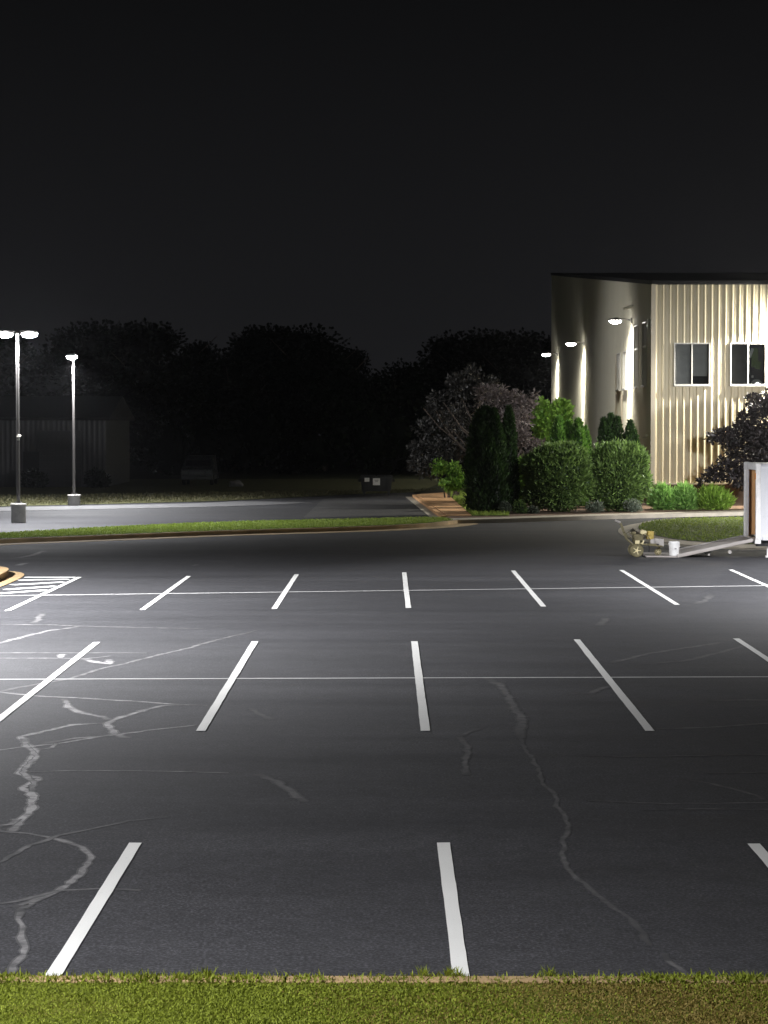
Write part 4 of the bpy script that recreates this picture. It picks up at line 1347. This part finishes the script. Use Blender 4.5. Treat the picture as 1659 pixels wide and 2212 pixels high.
for (a, b_) in ((84, 176),):
    xa, xb = at(a, 1000, YS).x - ox, at(b_, 1000, YS).x - ox
    mb = MB()
    for i in range(9): mb.box(((xa + xb) / 2, -.06, .2 + i * .37), (xb - xa, .05, .355), bevel=.01)
    mb.build('roller_door', M_SHED, sd_o)
xa = at(68, 1000, YS).x - ox
mb = MB(); mb.box((xa, -.06, 1.05), (.95, .06, 2.1)); 
mb.build('door', M_ROOF, sd_o)
for px, lab, s in ((68, 'dark bush before the shed door', 61), (205, 'dark bush at the shed corner', 62)):
    shrub('bush', (at(px, 1000, 129.5).x, 129.5, .02), [(0, 0, .5, .6, .5, .55), (.4, 0, .4, .5, .4, .45)], 900, .2, .1, F_TREE, lab, 'bushes by the shed', s)

YV = 134.0
vx = at(425, 1000, YV).x
van = empty('parked_van', (vx, YV, .02))
tag(van, 'dark van parked in the gloom at the foot of the wood', 'van')
mb = MB()
prof = [(0, .35), (0, .95), (.9, 1.12), (1.6, 1.75), (4.4, 1.78), (4.7, 1.5), (4.75, .35)]
for hw, zs_ in ((.95, 1),):
    a = []; b2 = []
    for (y, z) in prof:
        n_ = .95 if z < 1.3 else .80
        a.append(mb.bm.verts.new((-n_, y, z))); b2.append(mb.bm.verts.new((n_, y, z)))
    for i in range(len(prof)): mb.bm.faces.new((a[i], a[(i + 1) % len(prof)], b2[(i + 1) % len(prof)], b2[i]))
    mb.bm.faces.new(a); mb.bm.faces.new(b2[::-1])
mb.build('body', M_VAN, van)
v_ = MB(); v_.poly([(-.78, .93, 1.17), (.78, .93, 1.17), (.72, 1.56, 1.70), (-.72, 1.56, 1.70)]); v_.build('windscreen', simple('dark_glass', (.02, .02, .025), .1), van)
MB().box((0, -.07, .45), (1.9, .14, .2), bevel=.05).build('bumper', M_CHROME, van)
MB().box((0, -.01, .75), (.9, .03, .16), bevel=.01).build('grille', M_CHROME, van)
for s in (-1, 1):
    MB().box((s * .72, -.01, .78), (.32, .05, .18), bevel=.03).build('headlight', M_CHROME, van)
    for yy in (.85, 3.8):
        MB().lathe([(.05, -.1), (.3, -.1), (.33, -.05), (.33, .05), (.3, .1), (.05, .1)], (s * .85, yy, .33), 22, 'X').build('wheel', M_TYRE, van, True)
bd = at(510, 1000, 132.0)
mb = MB()
bmesh.ops.create_icosphere(mb.bm, subdivisions=3, radius=1)
rr_ = random.Random(2)
for v in mb.bm.verts:
    f_ = 1 + .12 * math.sin(v.co.x * 4 + v.co.y * 3) + .1 * math.sin(v.co.z * 5 + v.co.x * 2)
    v.co = Vector((v.co.x * .42 * f_, v.co.y * .3 * f_, max(-.1, v.co.z * .3 * f_)))
bo = mb.build('boulder', M_ROCK, None, True)
bo.location = (bd.x, 132.0, .12)
tag(bo, 'low pale boulder lying in the dark right of the van', 'boulder')

# ------------------------------------------------------------------ thin haze, added to lift the darks and give lamp glow
mh = bpy.data.materials.new('night_haze'); mh.use_nodes = True
ntv = mh.node_tree
for n_ in list(ntv.nodes):
    if n_.type == 'BSDF_PRINCIPLED': ntv.nodes.remove(n_)
pv = ntv.nodes.new('ShaderNodeVolumePrincipled')
pv.inputs['Color'].default_value = (.92, .94, 1, 1)
pv.inputs['Density'].default_value = HAZE
pv.inputs['Anisotropy'].default_value = .85
ntv.links.new(pv.outputs[0], ntv.nodes['Material Output'].inputs['Volume'])
hz = MB(); hz.box((0, 330, 14), (840, 780, 32))
tag(hz.build('haze', mh), 'thin haze added over the whole lot to lift the darks', 'haze', kind='stuff')

# ------------------------------------------------------------------ night sky
w = bpy.data.worlds.new('World'); S.world = w; w.use_nodes = True
nt = w.node_tree
bg = nt.nodes['Background']
tc = nt.nodes.new('ShaderNodeTexCoord'); sp = nt.nodes.new('ShaderNodeSeparateXYZ')
nt.links.new(tc.outputs['Generated'], sp.inputs[0])
rp = nt.nodes.new('ShaderNodeValToRGB')
e = rp.color_ramp.elements
e[0].position = 0.0; e[0].color = (.0150, .0150, .0165, 1)
e[1].position = 1.0; e[1].color = (.0030, .0031, .0036, 1)
m1 = e.new(.06); m1.color = (.0115, .0116, .0128, 1)
m2 = e.new(.19); m2.color = (.0056, .0057, .0062, 1)
nt.links.new(sp.outputs['Z'], rp.inputs['Fac'])
nt.links.new(rp.outputs['Color'], bg.inputs['Color'])
bg.inputs['Strength'].default_value = .74

S.view_settings.view_transform = 'Standard'
S.view_settings.look = 'None'
S.view_settings.exposure = 0
S.view_settings.gamma = 1
S.render.engine = 'CYCLES'
S.cycles.use_denoising = True
S.cycles.max_bounces = 6
S.cycles.diffuse_bounces = 3
S.cycles.glossy_bounces = 2
S.cycles.transmission_bounces = 4
S.cycles.transparent_max_bounces = 6
S.cycles.sample_clamp_indirect = 4
S.cycles.caustics_reflective = False
S.cycles.caustics_refractive = False
